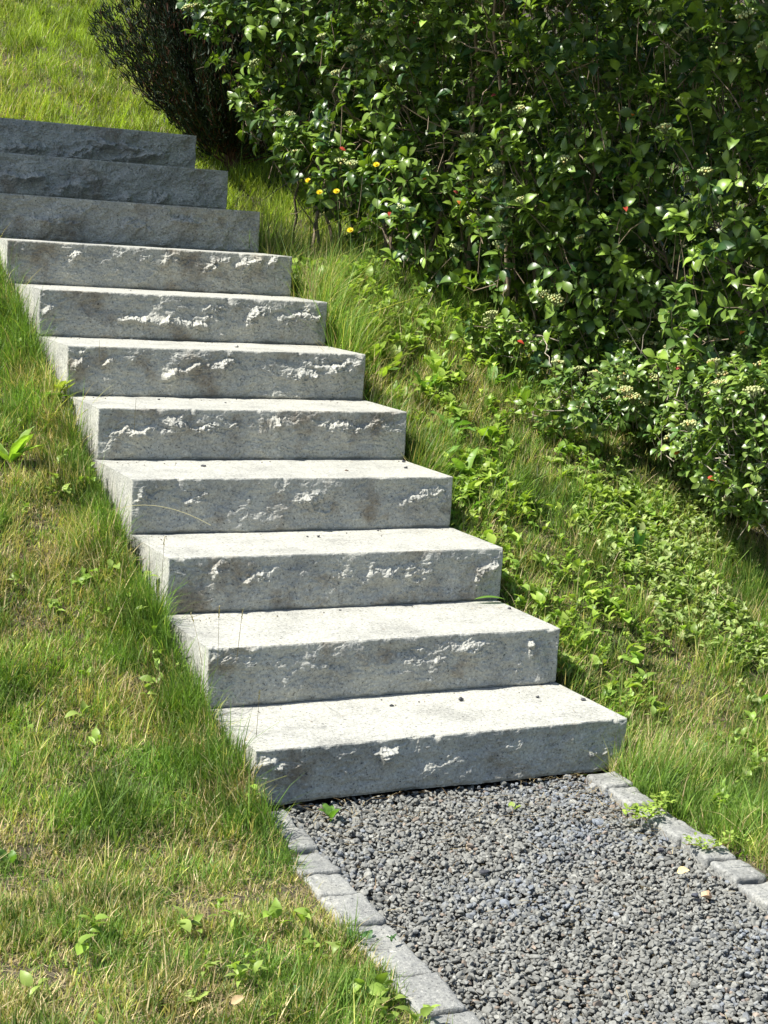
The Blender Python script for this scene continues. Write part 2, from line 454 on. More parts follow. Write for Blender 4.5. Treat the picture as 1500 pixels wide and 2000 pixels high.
def stone_variant(r, base=ICO2, cuts=9):
    v = base[0].copy()
    for k in range(cuts):
        n = r.normal(size=3); n /= np.linalg.norm(n); d = r.uniform(0.5, 0.85)
        e = np.maximum(v @ n - d, 0); v = v - e[:, None] * n
    v = v * np.array([1.0, r.uniform(0.6, 0.85), r.uniform(0.42, 0.7)])
    return v, base[1]

def rand_rot(n, r, tilt=1.0):
    """random rotations: free spin, limited tilt"""
    a = r.uniform(0, 2 * np.pi, n); b = r.normal(0, tilt, n); c = r.normal(0, tilt, n)
    ca, sa, cb, sb, cc, sc_ = np.cos(a), np.sin(a), np.cos(b), np.sin(b), np.cos(c), np.sin(c)
    Z_ = np.zeros(n); O = np.ones(n)
    RZ = np.stack([ca, -sa, Z_, sa, ca, Z_, Z_, Z_, O], 1).reshape(n, 3, 3)
    RX = np.stack([O, Z_, Z_, Z_, cb, -sb, Z_, sb, cb], 1).reshape(n, 3, 3)
    RY = np.stack([cc, Z_, sc_, Z_, O, Z_, -sc_, Z_, cc], 1).reshape(n, 3, 3)
    return RZ @ RX @ RY

def kerb_x(y):  # inner faces of the two kerbs drift a little along the path
    return 0.065 + 0.075 * y * 1.0, 1.03 + 0.095 * (y)

# gravel: one uncountable layer
gvs = []
r_ = np.random.default_rng(11)
for lay, (cnt, zc, smin) in enumerate([(13000, -0.015, 0.75), (17000, -0.004, 0.80), (7500, 0.003, 0.82)]):
    for k in range(10):
        n = cnt // 10
        y = r_.uniform(-2.3, 0.012, n); li, ri = kerb_x(y)
        x = li - 0.015 + (ri - li + 0.03) * r_.random(n)
        z = zc + r_.normal(0, 0.0035, n) + 0.006 * fbm(x * 4, y * 4, 61, 2)
        s = 0.0094 * smin * np.exp(r_.normal(0, 0.24, n))
        s = np.where(y > -0.05, s * 0.8, s); z = np.where(y > -0.02, z - 0.006, z)
        bv, bf = stone_variant(r_)
        mt = rand_rot(n, r_, 0.45) * s[:, None, None]
        g = r_.normal(0, 0.15, n); base = np.exp(g)[:, None] * np.array([0.176, 0.177, 0.160])
        patch = fbm(x * 2.5, y * 2.5, 90, 3)
        blu = smooth01((patch + r_.normal(0, 0.3, n)) * 1.2)[:, None]
        colr = base * (1 - blu) + base * np.array([0.88, 0.97, 1.2]) * blu
        red = r_.random(n) < 0.035; colr[red] *= np.array([1.22, 1.0, 0.88])
        colr = np.clip(colr, 0.04, 0.5)
        gvs.append(scatter(bv, bf, np.stack([x, y, z], 1), mt, colr))
v, f, c = join([(a, b, cc) for a, b, cc in gvs])
tag(tri_mesh("gravel", v, f, M_GRAVEL, c, smooth=False), "loose grey crushed gravel filling the path between the kerbs", "gravel", kind='stuff')

# ------------------------------------------------------------------ kerb setts
def make_sett(cx, cy, lx, ly, hz, ztop, rot, seed, label, side):
    n = 22
    # box surface from a subdivided cube pushed towards rounded edges
    faces_v, faces_f = [], []
    lin = np.linspace(-1, 1, n)
    A_, B_ = np.meshgrid(lin, lin)
    id_ = np.arange(n * n).reshape(n, n)
    q = np.stack([id_[:-1, :-1], id_[:-1, 1:], id_[1:, 1:], id_[1:, :-1]], -1).reshape(-1, 4)
    one = np.ones_like(A_)
    parts = []
    for P_, flip in (((A_, B_, one), 0), ((A_, B_, -one), 1), ((one, A_, B_), 0), ((-one, A_, B_), 1), ((A_, one, B_), 1), ((A_, -one, B_), 0)):
        p = np.stack(P_, -1).reshape(-1, 3)
        parts.append((p, q[:, ::-1] if flip else q, None))
    v, f, _ = join(parts)
    half = np.array([lx, ly, hz]) / 2
    rad = 0.010
    p = v * half
    core = np.clip(p, -(half - rad), half - rad); dlt = p - core
    ln = np.linalg.norm(dlt, axis=1, keepdims=True); dlt = np.where(ln > 1e-9, dlt / np.maximum(ln, 1e-9) * rad, 0)
    p = core + dlt
    nrm = v / np.linalg.norm(v, axis=1, keepdims=True)
    d = 0.0055 * fbm(p[:, 0] * 18 + seed, p[:, 1] * 18 + p[:, 2] * 13, seed, 3) + 0.0022 * fbm(p[:, 0] * 70 + p[:, 2] * 40, p[:, 1] * 70 - p[:, 2] * 40, seed + 5, 3)
    p = p + nrm * d[:, None]
    r = random.Random(seed)
    p[:, 2] += p[:, 0] * r.uniform(-.08, .08) + p[:, 1] * r.uniform(-.08, .08)
    p[:, 0] += p[:, 1] * r.uniform(-.06, .06)
    c_, s_ = math.cos(rot), math.sin(rot)
    p[:, :2] = p[:, :2] @ np.array([[c_, s_], [-s_, c_]])
    o = tri_mesh("kerb_stone", p, f, M_CURB, loc=(cx, cy, ztop - hz / 2))
    tag(o, label, "kerb stone", side)
ORD = ["nearest the bottom step", "second from the bottom step", "third from the bottom step", "fourth from the bottom step", "fifth from the bottom step",
       "sixth from the bottom step", "seventh from the bottom step", "eighth from the bottom step", "ninth from the bottom step", "tenth from the bottom step", "eleventh from the bottom step"]
y = -0.075
for k in range(10):
    L = [0.15, 0.13, 0.16, 0.14, 0.17, 0.13, 0.15, 0.17, 0.15, 0.17][k]
    yc = y - L / 2; li, _ = kerb_x(yc)
    make_sett(li - 0.054, yc, 0.102 + 0.006 * (k % 3), L - 0.012, 0.10, 0.020 + 0.004 * math.sin(k * 2.1), -0.06 + 0.04 * math.sin(k * 3.7), 500 + k,
              "left-hand granite kerb stone of the gravel path, " + ORD[k], "granite kerb stones left of the gravel path")
    y -= L
y = -0.06
for k in range(11):
    L = [0.13, 0.15, 0.12, 0.14, 0.16, 0.13, 0.16, 0.15, 0.14, 0.16, 0.15][k]
    yc = y - L / 2; _, ri = kerb_x(yc)
    make_sett(ri + 0.052, yc, 0.098, L - 0.014, 0.10, 0.024 + 0.006 * math.sin(k * 1.7 + 1), -0.08 + 0.06 * math.sin(k * 2.9), 600 + k,
              "right-hand granite kerb stone of the gravel path, " + ORD[k], "granite kerb stones right of the gravel path")
    y -= L

# pebbles lying on the steps
def pebble(px, py, i, size, label, tint=(0.10, 0.10, 0.105)):
    zt = i * H + OFF[i - 1][2]
    d = ray(px, py); k = (zt - CAM[2]) / d[2]; P = CAM + d * k
    rr = np.random.default_rng(int(px * 7 + py)); bv, bf = stone_variant(rr, ICO2)
    bv = bv * size; bv[:, 2] -= bv[:, 2].min() + 0.0003
    o = tri_mesh("pebble", bv, bf, M_GRAVEL, np.tile(np.array(tint), (len(bv), 1)), loc=(P[0], P[1], zt), smooth=False)
    tag(o, label, "pebble", "loose pebbles lying on the stair treads")
for a in [
    (765, 1380, 1, .008, "small dark pebble on the lowest tread, leftmost of its four"),
    (900, 1369, 1, .012, "largest dark pebble on the lowest tread, left of centre"),
    (1050, 1363, 1, .008, "small grey pebble on the lowest tread, third of four from the left"),
    (1139, 1368, 1, .009, "dark pebble at the back right corner of the lowest tread"),
    (995, 1190, 2, .007, "small dark pebble at the right end of the second tread up"),
    (664, 1192, 2, .005, "tiny pebble at the back of the second tread, middle of its width"),
    (738, 1037, 3, .006, "tiny pebble at the back of the third tread, right of its middle"),
    (622, 1049, 3, .007, "tiny dark pebble on the third tread, near its middle"),
    (600, 1049, 3, .005, "tiny pebble on the third tread, just left of a slightly bigger one"),
    (397, 911, 4, .010, "dark pebble alone on the left half of the fourth tread"),
    (677, 920, 4, .008, "brown pebble on the fourth tread, right of its middle"),
    (788, 903, 4, .010, "dark pebble at the back right of the fourth tread"),
    (793, 915, 4, .009, "dark pebble in front of another at the right of the fourth tread"),
    (310, 781, 5, .006, "tiny pebble on the fifth tread, left part"),
    (440, 787, 5, .005, "tiny pebble on the fifth tread, middle part"),
    (234, 662, 6, .007, "pale pebble at the back of the sixth tread, left of a second pale one"),
    (257, 663, 6, .007, "pale pebble at the back of the sixth tread, right of another pale one"),
    (462, 679, 6, .009, "dark pebble on the sixth tread, right of the two pale ones"),
    (254, 568, 7, .007, "small pale pebble on the seventh tread"),
]:
    pebble(*a[:5], tint=(0.35, 0.34, 0.31) if 'pale' in a[4] else (0.16, 0.12, 0.09) if 'brown' in a[4] else (0.08, 0.08, 0.085))
def big_stone(px, py, size, tint, label):
    d = ray(px, py); k = (0.018 - CAM[2]) / d[2]; P = CAM + d * k
    bv, bf = stone_variant(np.random.default_rng(int(px)), ICO2, 12)
    o = tri_mesh("pebble", bv * size, bf, M_GRAVEL, np.tile(np.array(tint), (len(bv), 1)), loc=P, smooth=False)
    tag(o, label, "pebble")
big_stone(1380, 1748, 0.018, (0.52, 0.33, 0.20), "orange-brown flat stone on the gravel near the right kerb")
big_stone(1358, 1749, 0.014, (0.06, 0.065, 0.08), "dark stone just left of the orange-brown stone")
big_stone(945, 1703, 0.016, (0.05, 0.052, 0.06), "dark angular stone in the gravel, upper middle")
big_stone(1160, 1535, 0.014, (0.30, 0.30, 0.28), "grey stone against the end of the right kerb under the step")
big_stone(1290, 1660, 0.013, (0.05, 0.05, 0.06), "dark stone by the right kerb above the yellow leaf")

# ------------------------------------------------------------------ grass
BL = 4     # levels per blade
def blades(P, h, wd, az, lean, bend, col):
    """P (n,3) root, h length, wd width, az lean direction, lean start angle, bend extra angle; tapered ribbons"""
    n = len(P)
    dirx, diry = np.cos(az), np.sin(az)
    sx, sy = -diry, dirx
    tw = rng.uniform(-0.9, 0.9, n)       # twist of the ribbon
    sx, sy = sx * np.cos(tw) + dirx * np.sin(tw), sy * np.cos(tw) + diry * np.sin(tw)
    pts = np.zeros((n, BL * 2 - 1, 3)); cur = P.copy()
    cols = np.zeros((n, BL * 2 - 1, 3))
    for k in range(BL):
        t = k / (BL - 1)
        wk = wd * (1 - t ** 1.6) * 0.5
        if k < BL - 1:
            pts[:, 2 * k] = cur + np.stack([sx * wk, sy * wk, np.zeros(n)], 1)
            pts[:, 2 * k + 1] = cur - np.stack([sx * wk, sy * wk, np.zeros(n)], 1)
        else: pts[:, 2 * k] = cur
        ang = lean + bend * (t + 0.5 / (BL - 1))
        st = h / (BL - 1)
        cur = cur + np.stack([np.sin(ang) * dirx * st, np.sin(ang) * diry * st, np.cos(ang) * st], 1)
    f = []
    for k in range(BL - 2):
        a, b, c_, d = 2 * k, 2 * k + 1, 2 * k + 3, 2 * k + 2
        f += [(a, b, c_), (a, c_, d)]
    f.append((2 * BL - 4, 2 * BL - 3, 2 * BL - 2))
    f = np.array(f)
    F_ = f[None] + (np.arange(n) * (2 * BL - 1))[:, None, None]
    cols[:] = col[:, None, :]
    return pts.reshape(-1, 3), F_.reshape(-1, 3), cols.reshape(-1, 3)

def in_stone(x, y):
    a = (x > -0.015) & (x < 1.215) & (y > -0.03) & (y < 4.47)
    li, ri = kerb_x(y)
    b = (y <= -0.03) & (x > li - 0.096) & (x < ri + 0.092)
    return a | b

G_FRESH = np.array([0.195, 0.320, 0.048]); G_DEEP = np.array([0.120, 0.215, 0.040]); G_YEL = np.array([0.42, 0.43, 0.12])
STRAW = np.array([0.60, 0.50, 0.29]); STRAW2 = np.array([0.36, 0.27, 0.14])

def lawn(name, label, x0, x1, y0, y1, dens, hmean, wmean, dryf, seed, clump=0.5, edge_tall=0.0, fresh=G_FRESH, margin=420, deep=G_DEEP, yel=G_YEL):
    global rng
    rng = np.random.default_rng(seed)
    n = int((x1 - x0) * (y1 - y0) * dens)
    x = rng.uniform(x0, x1, n); y = rng.uniform(y0, y1, n)
    # tufts: pull points to random tuft centres
    nc = int(n / 14); cx_ = rng.uniform(x0, x1, nc); cy_ = rng.uniform(y0, y1, nc)
    pick = rng.random(n) < clump; ci = rng.integers(0, nc, n)
    x = np.where(pick, cx_[ci] + rng.normal(0, 0.011, n), x); y = np.where(pick, cy_[ci] + rng.normal(0, 0.011, n), y)
    keep = ~in_stone(x, y)
    P = np.stack([x, y, ground(x, y) - 0.004], 1)
    keep &= in_view(P, margin, 160)
    dn = dryf(x, y)
    keep &= rng.random(n) > np.clip((dn - 0.55) * 0.9, 0, 0.65)
    x, y, P, dn, ci, pick = x[keep], y[keep], P[keep], dn[keep], ci[keep], pick[keep]
    n = len(x)
    ch = rng.random(nc); tuft_h = np.where(pick, 0.75 + 0.7 * ch[ci], 0.8)
    # distance from the stair edge
    de = np.where(x < 0.6, -x, x - 1.2); edge = np.exp(-np.maximum(de, 0) / 0.16) * (y > -0.3) * (y < 4.5)
    h = hmean * tuft_h * np.exp(rng.normal(0, 0.30, n)) * (1 - 0.35 * np.clip(dn, 0, 1)) * (1 + edge_tall * edge)
    h *= 0.45 + 1.1 * vnoise(x * 7, y * 7, seed + 4)
    if name == 'bank_grass': h *= 1 + 0.9 * edge * smooth01((y - 1.4) / 1.0)
    if name == 'bank_grass': h *= 1 + 0.9 * smooth01((y - 1.6) / 1.4) * (0.5 + vnoise(x * 4, y * 4, 777)) + 0.25 * smooth01((0.8 - y) / 1.0)
    wd = wmean * np.exp(rng.normal(0, 0.25, n))
    az = rng.uniform(0, 2 * np.pi, n) ; ca_ = rng.uniform(0, 2 * np.pi, nc)
    az = np.where(pick & (rng.random(n) < 0.5), ca_[ci] + rng.normal(0, 0.7, n), az)
    near = edge > 0.25; az = np.where(near & (rng.random(n) < 0.55), np.where(x < 0.6, rng.normal(np.pi, 1.0, n), rng.normal(0, 1.0, n)), az)
    lean = np.abs(rng.normal(0.25, 0.25, n)); bend = np.abs(rng.normal(0.5, 0.5, n))
    flat = rng.random(n) < 0.12 + 0.30 * np.clip(dn, 0, 1)
    lean = np.where(flat, rng.uniform(0.9, 1.45, n), lean); bend = np.where(flat, rng.uniform(-.2, .3, n), bend)
    u = rng.random(n)[:, None]; t = np.clip(0.5 + 0.5 * fbm(x * 3, y * 3, seed + 9, 3) + rng.normal(0, 0.22, n), 0, 1)[:, None]
    col = fresh * (1 - t) + deep * t
    yv = (np.clip(dn, 0, 1) * 0.7 + 0.08)[:, None]; col = np.where(rng.random(n)[:, None] < yv * 0.8, yel * (0.8 + 0.4 * u), col)
    dry = rng.random(n) < np.clip(0.05 + 0.62 * dn, 0, 0.9) * np.where(flat, 1.2, 0.75)
    col = np.where(dry[:, None], STRAW * u + STRAW2 * (1 - u), col * (0.85 + 0.5 * np.clip(fbm(x * 7, y * 7, seed + 15, 2), -0.6, 0.6))[:, None])
    col = col * np.exp(rng.normal(0, 0.24, n))[:, None]
    v, f, c = blades(P, h, wd, az, lean, bend, col)
    o = tri_mesh(name, v, f, M_GRASS, c); tag(o, label, "grass", kind='stuff')
    print(name, n)
    return o

def dry_left(x, y):
    d = 0.20 + 0.24 * smooth01((0.3 - y) / 0.8) + 1.0 * fbm(x * 3.0 + 4, y * 3.0, 201, 3) + 0.55 * fbm(x * 9, y * 9, 207, 2)
    return d - 0.30 * np.exp(-np.maximum(-x, 0) / 0.30) * (y > -0.1)
def dry_right(x, y):
    return 0.30 + 0.6 * fbm(x * 1.9 + 4, y * 1.9, 301, 3) + 0.2 * fbm(x * 9, y * 9, 307, 2)
def dry_top(x, y):
    return 0.02 + 0.5 * fbm(x * 1.2 + 4, y * 1.2, 401, 3) + 0.8 * smooth01((y - 6.9) / 1.2 + 1.5 * (0.9 - x)) * (x < 1.2)
lawn("lawn_grass", "patchy sunlit lawn with dry straw left of the stair", -2.4, 0.0, -2.3, 4.5, 52000, 0.045, 0.0030, dry_left, 21, 0.6, 1.25)
lawn("bank_grass", "tall yellow-green grass on the bank between stair and shrub", 1.1, 3.4, -2.3, 4.9, 27000, 0.058, 0.0031, dry_right, 22, 0.55, 0.7)
lawn("upper_lawn_grass", "bright green upper lawn beyond the topmost step", -0.8, 4.2, 4.46, 11.5, 6500, 0.080, 0.0050, dry_top, 23, 0.4, 0, fresh=np.array([0.32, 0.40, 0.045]), margin=120, deep=np.array([0.20, 0.30, 0.035]), yel=np.array([0.36, 0.40, 0.07]))

lawn("hill_grass", "green grass on the slope behind the tall shrub", 3.2, 8.0, 0.0, 9.0, 900, 0.14, 0.010, dry_top, 24, 0.3, 0, margin=60)

# dry thatch lying on the soil
r_ = np.random.default_rng(33)
n = 90000
x = r_.uniform(-2.4, 3.4, n); y = r_.uniform(-2.3, 4.6, n)
keep = ~in_stone(x, y); P = np.stack([x, y, ground(x, y) + r_.uniform(0.0, 0.012, n)], 1); keep &= in_view(P)
P = P[keep]; n = len(P); rng = r_
u = r_.random((n, 1))
v, f, c = blades(P, r_.uniform(0.02, 0.07, n), r_.uniform(0.0012, 0.003, n), r_.uniform(0, 6.28, n), r_.uniform(1.2, 1.55, n), r_.uniform(-.15, .15, n), (STRAW * u + np.array([0.16, 0.115, 0.06]) * (1 - u)))
tag(tri_mesh("dry_thatch", v, f, M_GRASS, c), "dry straw litter lying between the grass blades", "straw", kind='stuff')
# straws and crumbs blown onto the gravel, thickest below the lowest step
r_ = np.random.default_rng(35); rng = r_
n = 420; y = -0.03 - np.abs(r_.normal(0, 0.28, n)); y[300:] = r_.uniform(-1.9, 0, 120); li, ri = kerb_x(y)
x = li + (ri - li) * r_.random(n) ; x[:120] = ri[:120] - np.abs(r_.normal(0, 0.10, 120))
P = np.stack([x, y, np.full(n, 0.014) + r_.uniform(0, 0.004, n)], 1); u = r_.random((n, 1))
v, f, c = blades(P, r_.uniform(0.015, 0.08, n), r_.uniform(0.001, 0.0022, n), r_.uniform(0, 6.28, n), r_.uniform(1.45, 1.6, n), r_.uniform(-.1, .1, n), STRAW * u + np.array([0.22, 0.13, 0.07]) * (1 - u))
tag(tri_mesh("dry_litter", v, f, M_GRASS, c), "dry straws and reddish crumbs scattered over the gravel", "straw", kind='stuff')

# ------------------------------------------------------------------ leaves and plants
def leaf_base(shape='obovate', fold=0.18, cup=0.10, curl=0.12, seg=5):
    """unit leaf: along +X from 0 to 1, width along Y, normal +Z"""
    t = np.linspace(0, 1, seg + 1)
    if shape == 'obovate': wv = np.array([0.05, 0.42, 0.80, 1.0, 0.78, 0.02]) * 0.31
    elif shape == 'lance': wv = np.array([0.10, 0.55, 0.95, 1.0, 0.60, 0.02]) * 0.14
    elif shape == 'ovate': wv = np.array([0.10, 0.85, 1.0, 0.85, 0.50, 0.02]) * 0.30
    else: wv = np.array([0.15, 0.55, 0.75, 1.0, 0.80, 0.05]) * 0.13
    v = []
    for i, a in enumerate(t):
        z = cup * math.sin(a * math.pi) - curl * a * a
        v += [(a, wv[i], z + fold * wv[i]), (a, 0, z), (a, -wv[i], z + fold * wv[i])]
    f = []
    for i in range(seg):
        b = 3 * i
        for o in (0, 1): f += [(b + o, b + o + 3, b + o + 4), (b + o, b + o + 4, b + o + 1)]
    return np.array(v), np.array(f)[:, ::-1]

def nrm(a): return a / np.maximum(np.linalg.norm(a, axis=-1, keepdims=True), 1e-9)

def frames(ax, up):
    x = nrm(ax); z = nrm(up - (up * x).sum(-1, keepdims=True) * x); y = np.cross(z, x)
    return np.stack([x, y, z], -1)

def tube(pts, r0, r1, sides=6, col=(0.2, 0.15, 0.1)):
    pts = np.asarray(pts, float); n = len(pts)
    d = np.gradient(pts, axis=0); d = nrm(d)
    ref = np.array([0.3, 0.2, 1.0]); ref = ref / np.linalg.norm(ref)
    a = nrm(np.cross(d, ref + 1e-3)); b = np.cross(d, a)
    th = np.arange(sides) * 2 * np.pi / sides
    rad = np.linspace(r0, r1, n)
    v = pts[:, None, :] + rad[:, None, None] * (np.cos(th)[None, :, None] * a[:, None, :] + np.sin(th)[None, :, None] * b[:, None, :])
    f = []
    for i in range(n - 1):
        for j in range(sides):
            k = (j + 1) % sides
            f += [(i * sides + j, i * sides + k, (i + 1) * sides + k), (i * sides + j, (i + 1) * sides + k, (i + 1) * sides + j)]
    return v.reshape(-1, 3), np.array(f), np.tile(np.array(col, float), (n * sides, 1))

def bez(p0, p1, p2, n=12, wob=0.0, r=None):
    t = np.linspace(0, 1, n)[:, None]
    p = (1 - t) ** 2 * p0 + 2 * t * (1 - t) * p1 + t * t * p2
    if wob and r is not None: p[1:-1] += r.normal(0, wob, (n - 2, 3))
    return p

LEAVES = [leaf_base('obovate', 0.25, 0.08, 0.10), leaf_base('obovate', 0.45, 0.12, 0.30), leaf_base('ovate', 0.30, 0.05, 0.20)]

def whorls(P, D, r, nl, L, colA, colB, cvar=0.18, open_=(0.75, 1.45)):
    """leaf whorls at P pointing along D; returns joined mesh arrays"""
    n = len(P); out = []
    k = r.integers(nl[0], nl[1] + 1, n); rep = np.repeat(np.arange(n), k); m = len(rep)
    Pd, Dd = P[rep], D[rep]
    ref = nrm(r.normal(size=(n, 3)))[rep]
    a = nrm(np.cross(Dd, ref)); b = np.cross(Dd, a)
    j = np.concatenate([np.arange(q) for q in k]); th = j * 2.4 + r.normal(0, 0.3, m)
    rad = a * np.cos(th)[:, None] + b * np.sin(th)[:, None]
    op = r.uniform(*open_, m)[:, None]
    ax = nrm(Dd * np.cos(op) + rad * np.sin(op) + r.normal(0, 0.15, (m, 3)))
    up = nrm(Dd * 0.8 + np.array([0, 0, 0.7]) + r.normal(0, 0.28, (m, 3)) - rad * 0.1)
    s = r.uniform(L[0], L[1], m) * (1 - 0.03 * j)
    pos = Pd + ax * 0.006 - Dd * (j[:, None] * 0.006)
    F_ = frames(ax, up) * s[:, None, None]
    t = np.clip(r.random(n)[rep] + r.normal(0, 0.15, m), 0, 1)[:, None]
    col = (colA * t + colB * (1 - t)) * np.exp(r.normal(0, cvar, m))[:, None]
    pick = r.integers(0, len(LEAVES), m)
    for q, (bv, bf) in enumerate(LEAVES):
        s_ = pick == q
        if s_.any():
            mid = np.ones((len(bv), 3)); mid[1::3] = (1.25, 1.2, 1.2)
            out.append(scatter(bv, bf, pos[s_], F_[s_], col[s_], mid))
    return join(out)

def ell_depth(P, ells):
    """implicit value: 0 at the surface, positive inside (metres, roughly); and outward normal"""
    best = np.full(len(P), -9.0); nr = np.zeros((len(P), 3))
    for c, rr in ells:
        c = np.array(c); rr = np.array(rr)
        q = (P - c) / rr; l = np.linalg.norm(q, axis=1); d = (1 - l) * rr.min()
        g = nrm(q / rr); s = d > best
        best = np.where(s, d, best); nr[s] = g[s]
    return best, nr

def n3(P, s, seed):
    return (fbm(P[:, 0] * s + P[:, 2] * s * 0.7, P[:, 1] * s - P[:, 2] * s * 0.6, seed, 2) + fbm(P[:, 2] * s, P[:, 0] * s + P[:, 1] * s, seed + 50, 2)) * 0.5

def crown_points(ells, n, r, shell=0.35, inner=0.2, gap=0.05, gs=2.5, view=(350, 900), hmin=0.08):
    lo = np.min([np.array(c) - np.array(q) for c, q in ells], 0); hi = np.max([np.array(c) + np.array(q) for c, q in ells], 0)
    P = r.uniform(lo, hi, (n, 3)); P = P + 0
    d, g = ell_depth(P, ells)
    d = d + 0.22 * n3(P, gs, 77)                       # lumpy outline
    keep = (d > 0) & ((d < shell) | (r.random(n) < inner))
    keep &= n3(P, gs * 2.2, 31) > -gap * 3 - (d > 0.1) * 0.1
    keep &= P[:, 2] > ground(P[:, 0], P[:, 1]) + hmin
    if view: keep &= in_view(P, *view)
    return P[keep], g[keep], d[keep]

# fruit corymb, shared by the shrubs
def fruit_cluster(r, nb=26, rad=0.030, br=0.0044, col=(0.33, 0.38, 0.15)):
    parts = []
    for k in range(nb):
        a = k * 2.4; rr_ = rad * math.sqrt((k + 0.5) / nb) * r.uniform(0.8, 1.1)
        p = np.array([rr_ * math.cos(a), rr_ * math.sin(a), 0.020 + 0.010 * (1 - (rr_ / rad) ** 2) + r.uniform(-.003, .003)])
        v, f = ICO1; c = np.array(col) * r.uniform(0.75, 1.3) * (np.array([1.25, 0.9, 0.8]) if r.random() < 0.15 else 1)
        parts.append((v * br * r.uniform(0.8, 1.15) + p, f, c))
        parts.append(tube([(0, 0, -0.01), p * np.array([.6, .6, .5]), p], 0.0008, 0.0006, 3, (0.20, 0.22, 0.10)))
    return join(parts)

def clusters(P, D, r, parent, variants, pname, zshift=0.012):
    for i in range(len(P)):
        src = variants[i % len(variants)]
        o = src if src.name not in used else src.copy()
        if o is not src: C.objects.link(o)
        used.add(o.name)
        d = Vector(tuple(nrm(D[i] * 0.5 + np.array([0, 0, 0.8])))); o.parent = parent
        o.rotation_euler = d.to_track_quat('Z', 'Y').to_euler(); o.location = Vector(tuple(P[i] + np.array(d) * zshift)) - parent.location
        s = r.uniform(0.8, 1.2); o.scale = (s, s, s)
used = set()

def make_shrub(name, label, cat, base, stems, ells, nsamp, leafL, colA, colB, seed, nfruit, fcol, nred, shell=0.35, inner=0.15, gap=0.05, nl=(5, 8), stem_col=(0.16, 0.125, 0.085), stem_r=0.011, twig=0.16, hmin=0.08, frank=None, view=(350, 900)):
    r = np.random.default_rng(seed)
    root = empty(name, base); tag(root, label, cat)
    b = np.array(base, float)
    P, G_, d = crown_points(ells, nsamp, r, shell, inner, gap, hmin=hmin, view=view)
    D = nrm(G_ * 0.7 + np.array([0, 0, 0.55]) + r.normal(0, 0.35, P.shape))
    print(name, 'whorls', len(P))
    v, f, c = whorls(P, D, r, nl, leafL, colA, colB)
    tri_mesh("foliage", v - b, f, M_LEAF, c, parent=root)
    # twigs behind the whorls
    n = len(P); tp = []
    sel = r.random(n) < 0.55
    A = P[sel]; Bq = A - D[sel] * r.uniform(0.5, 1.3, sel.sum())[:, None] * twig - np.array([0, 0, 1]) * r.uniform(0, 0.5, sel.sum())[:, None] * twig
    for p, q in zip(A, Bq):
        mid = (p + q) / 2 + r.normal(0, 0.012, 3)
        tp.append(tube([q, mid, p], 0.0026, 0.0014, 3, np.array(stem_col) * r.uniform(0.7, 1.6)))
    v, f, c = join(tp); tri_mesh("twigs", v - b, f, M_BARK, c, parent=root)
    # stems
    for s0, s1 in stems:
        s0 = np.array([s0[0], s0[1], float(ground(s0[0], s0[1])) - 0.02]); s1 = np.array(s1, float)
        mid = (s0 + s1) / 2 + np.array([(s0[0] - s1[0]) * 0.25, (s0[1] - s1[1]) * .25, 0.12]) + r.normal(0, 0.05, 3)
        rr_ = stem_r * r.uniform(0.7, 1.2); sc_ = np.array(stem_col) * r.uniform(0.8, 1.6)
        pp = bez(s0, mid, s1, 18, 0.008, r)
        parts = [tube(pp, rr_, rr_ * 0.35, 7, sc_)]
        for k in range(6):
            i = r.integers(5, 17); q = pp[i]; e = q + nrm(r.normal(0, 1, 3) + np.array([-0.3, -0.2, 0.5])) * r.uniform(0.15, 0.45)
            parts.append(tube(bez(q, (q + e) / 2 + r.normal(0, .03, 3), e, 8, 0.004, r), rr_ * 0.4, 0.0015, 5, sc_))
        v, f, c = join(parts); tri_mesh("stem", v - b, f, M_BARK, c, parent=root)
    # fruit and red leaves sit on outer whorls the camera side sees
    fr = np.array([0.6, 0.8, 0.0]); out_ = (d < 0.13) & (G_ @ fr < 0.25) & in_view(P, 20, 20)
    ids = np.where(out_)[0]; r.shuffle(ids)
    if frank is not None: ids = np.array(sorted(ids, key=lambda i: -frank(P[i]) + 0.3 * r.random()))
    if nfruit:
        vs_ = []
        for k in range(6):
            v, f, c = fruit_cluster(r, col=fcol)
            vs_.append(tri_mesh("berry_cluster", v, f, M_BERRY, c))
        q = ids[:nfruit]; clusters(P[q], D[q], r, root, vs_, "berry_cluster")
    for i in ids[nfruit:nfruit + nred]:
        bv, bf = LEAVES[int(r.integers(0, 3))]
        F_ = frames(nrm(np.array([r.normal(), r.normal(), -0.3]))[None], nrm(np.array([-0.6, -0.6, 0.7]) + r.normal(0, .2, 3))[None])[0]
        cc = [(0.36, 0.05, 0.025), (0.45, 0.15, 0.03), (0.30, 0.05, 0.05)][int(r.integers(0, 3))]
        L = r.uniform(0.024, 0.034)
        o = tri_mesh("red_leaf", (bv @ F_.T) * L, bf, M_DRY, np.tile(cc, (len(bv), 1)), parent=root, loc=P[i] + D[i] * 0.03 - b)
    return root

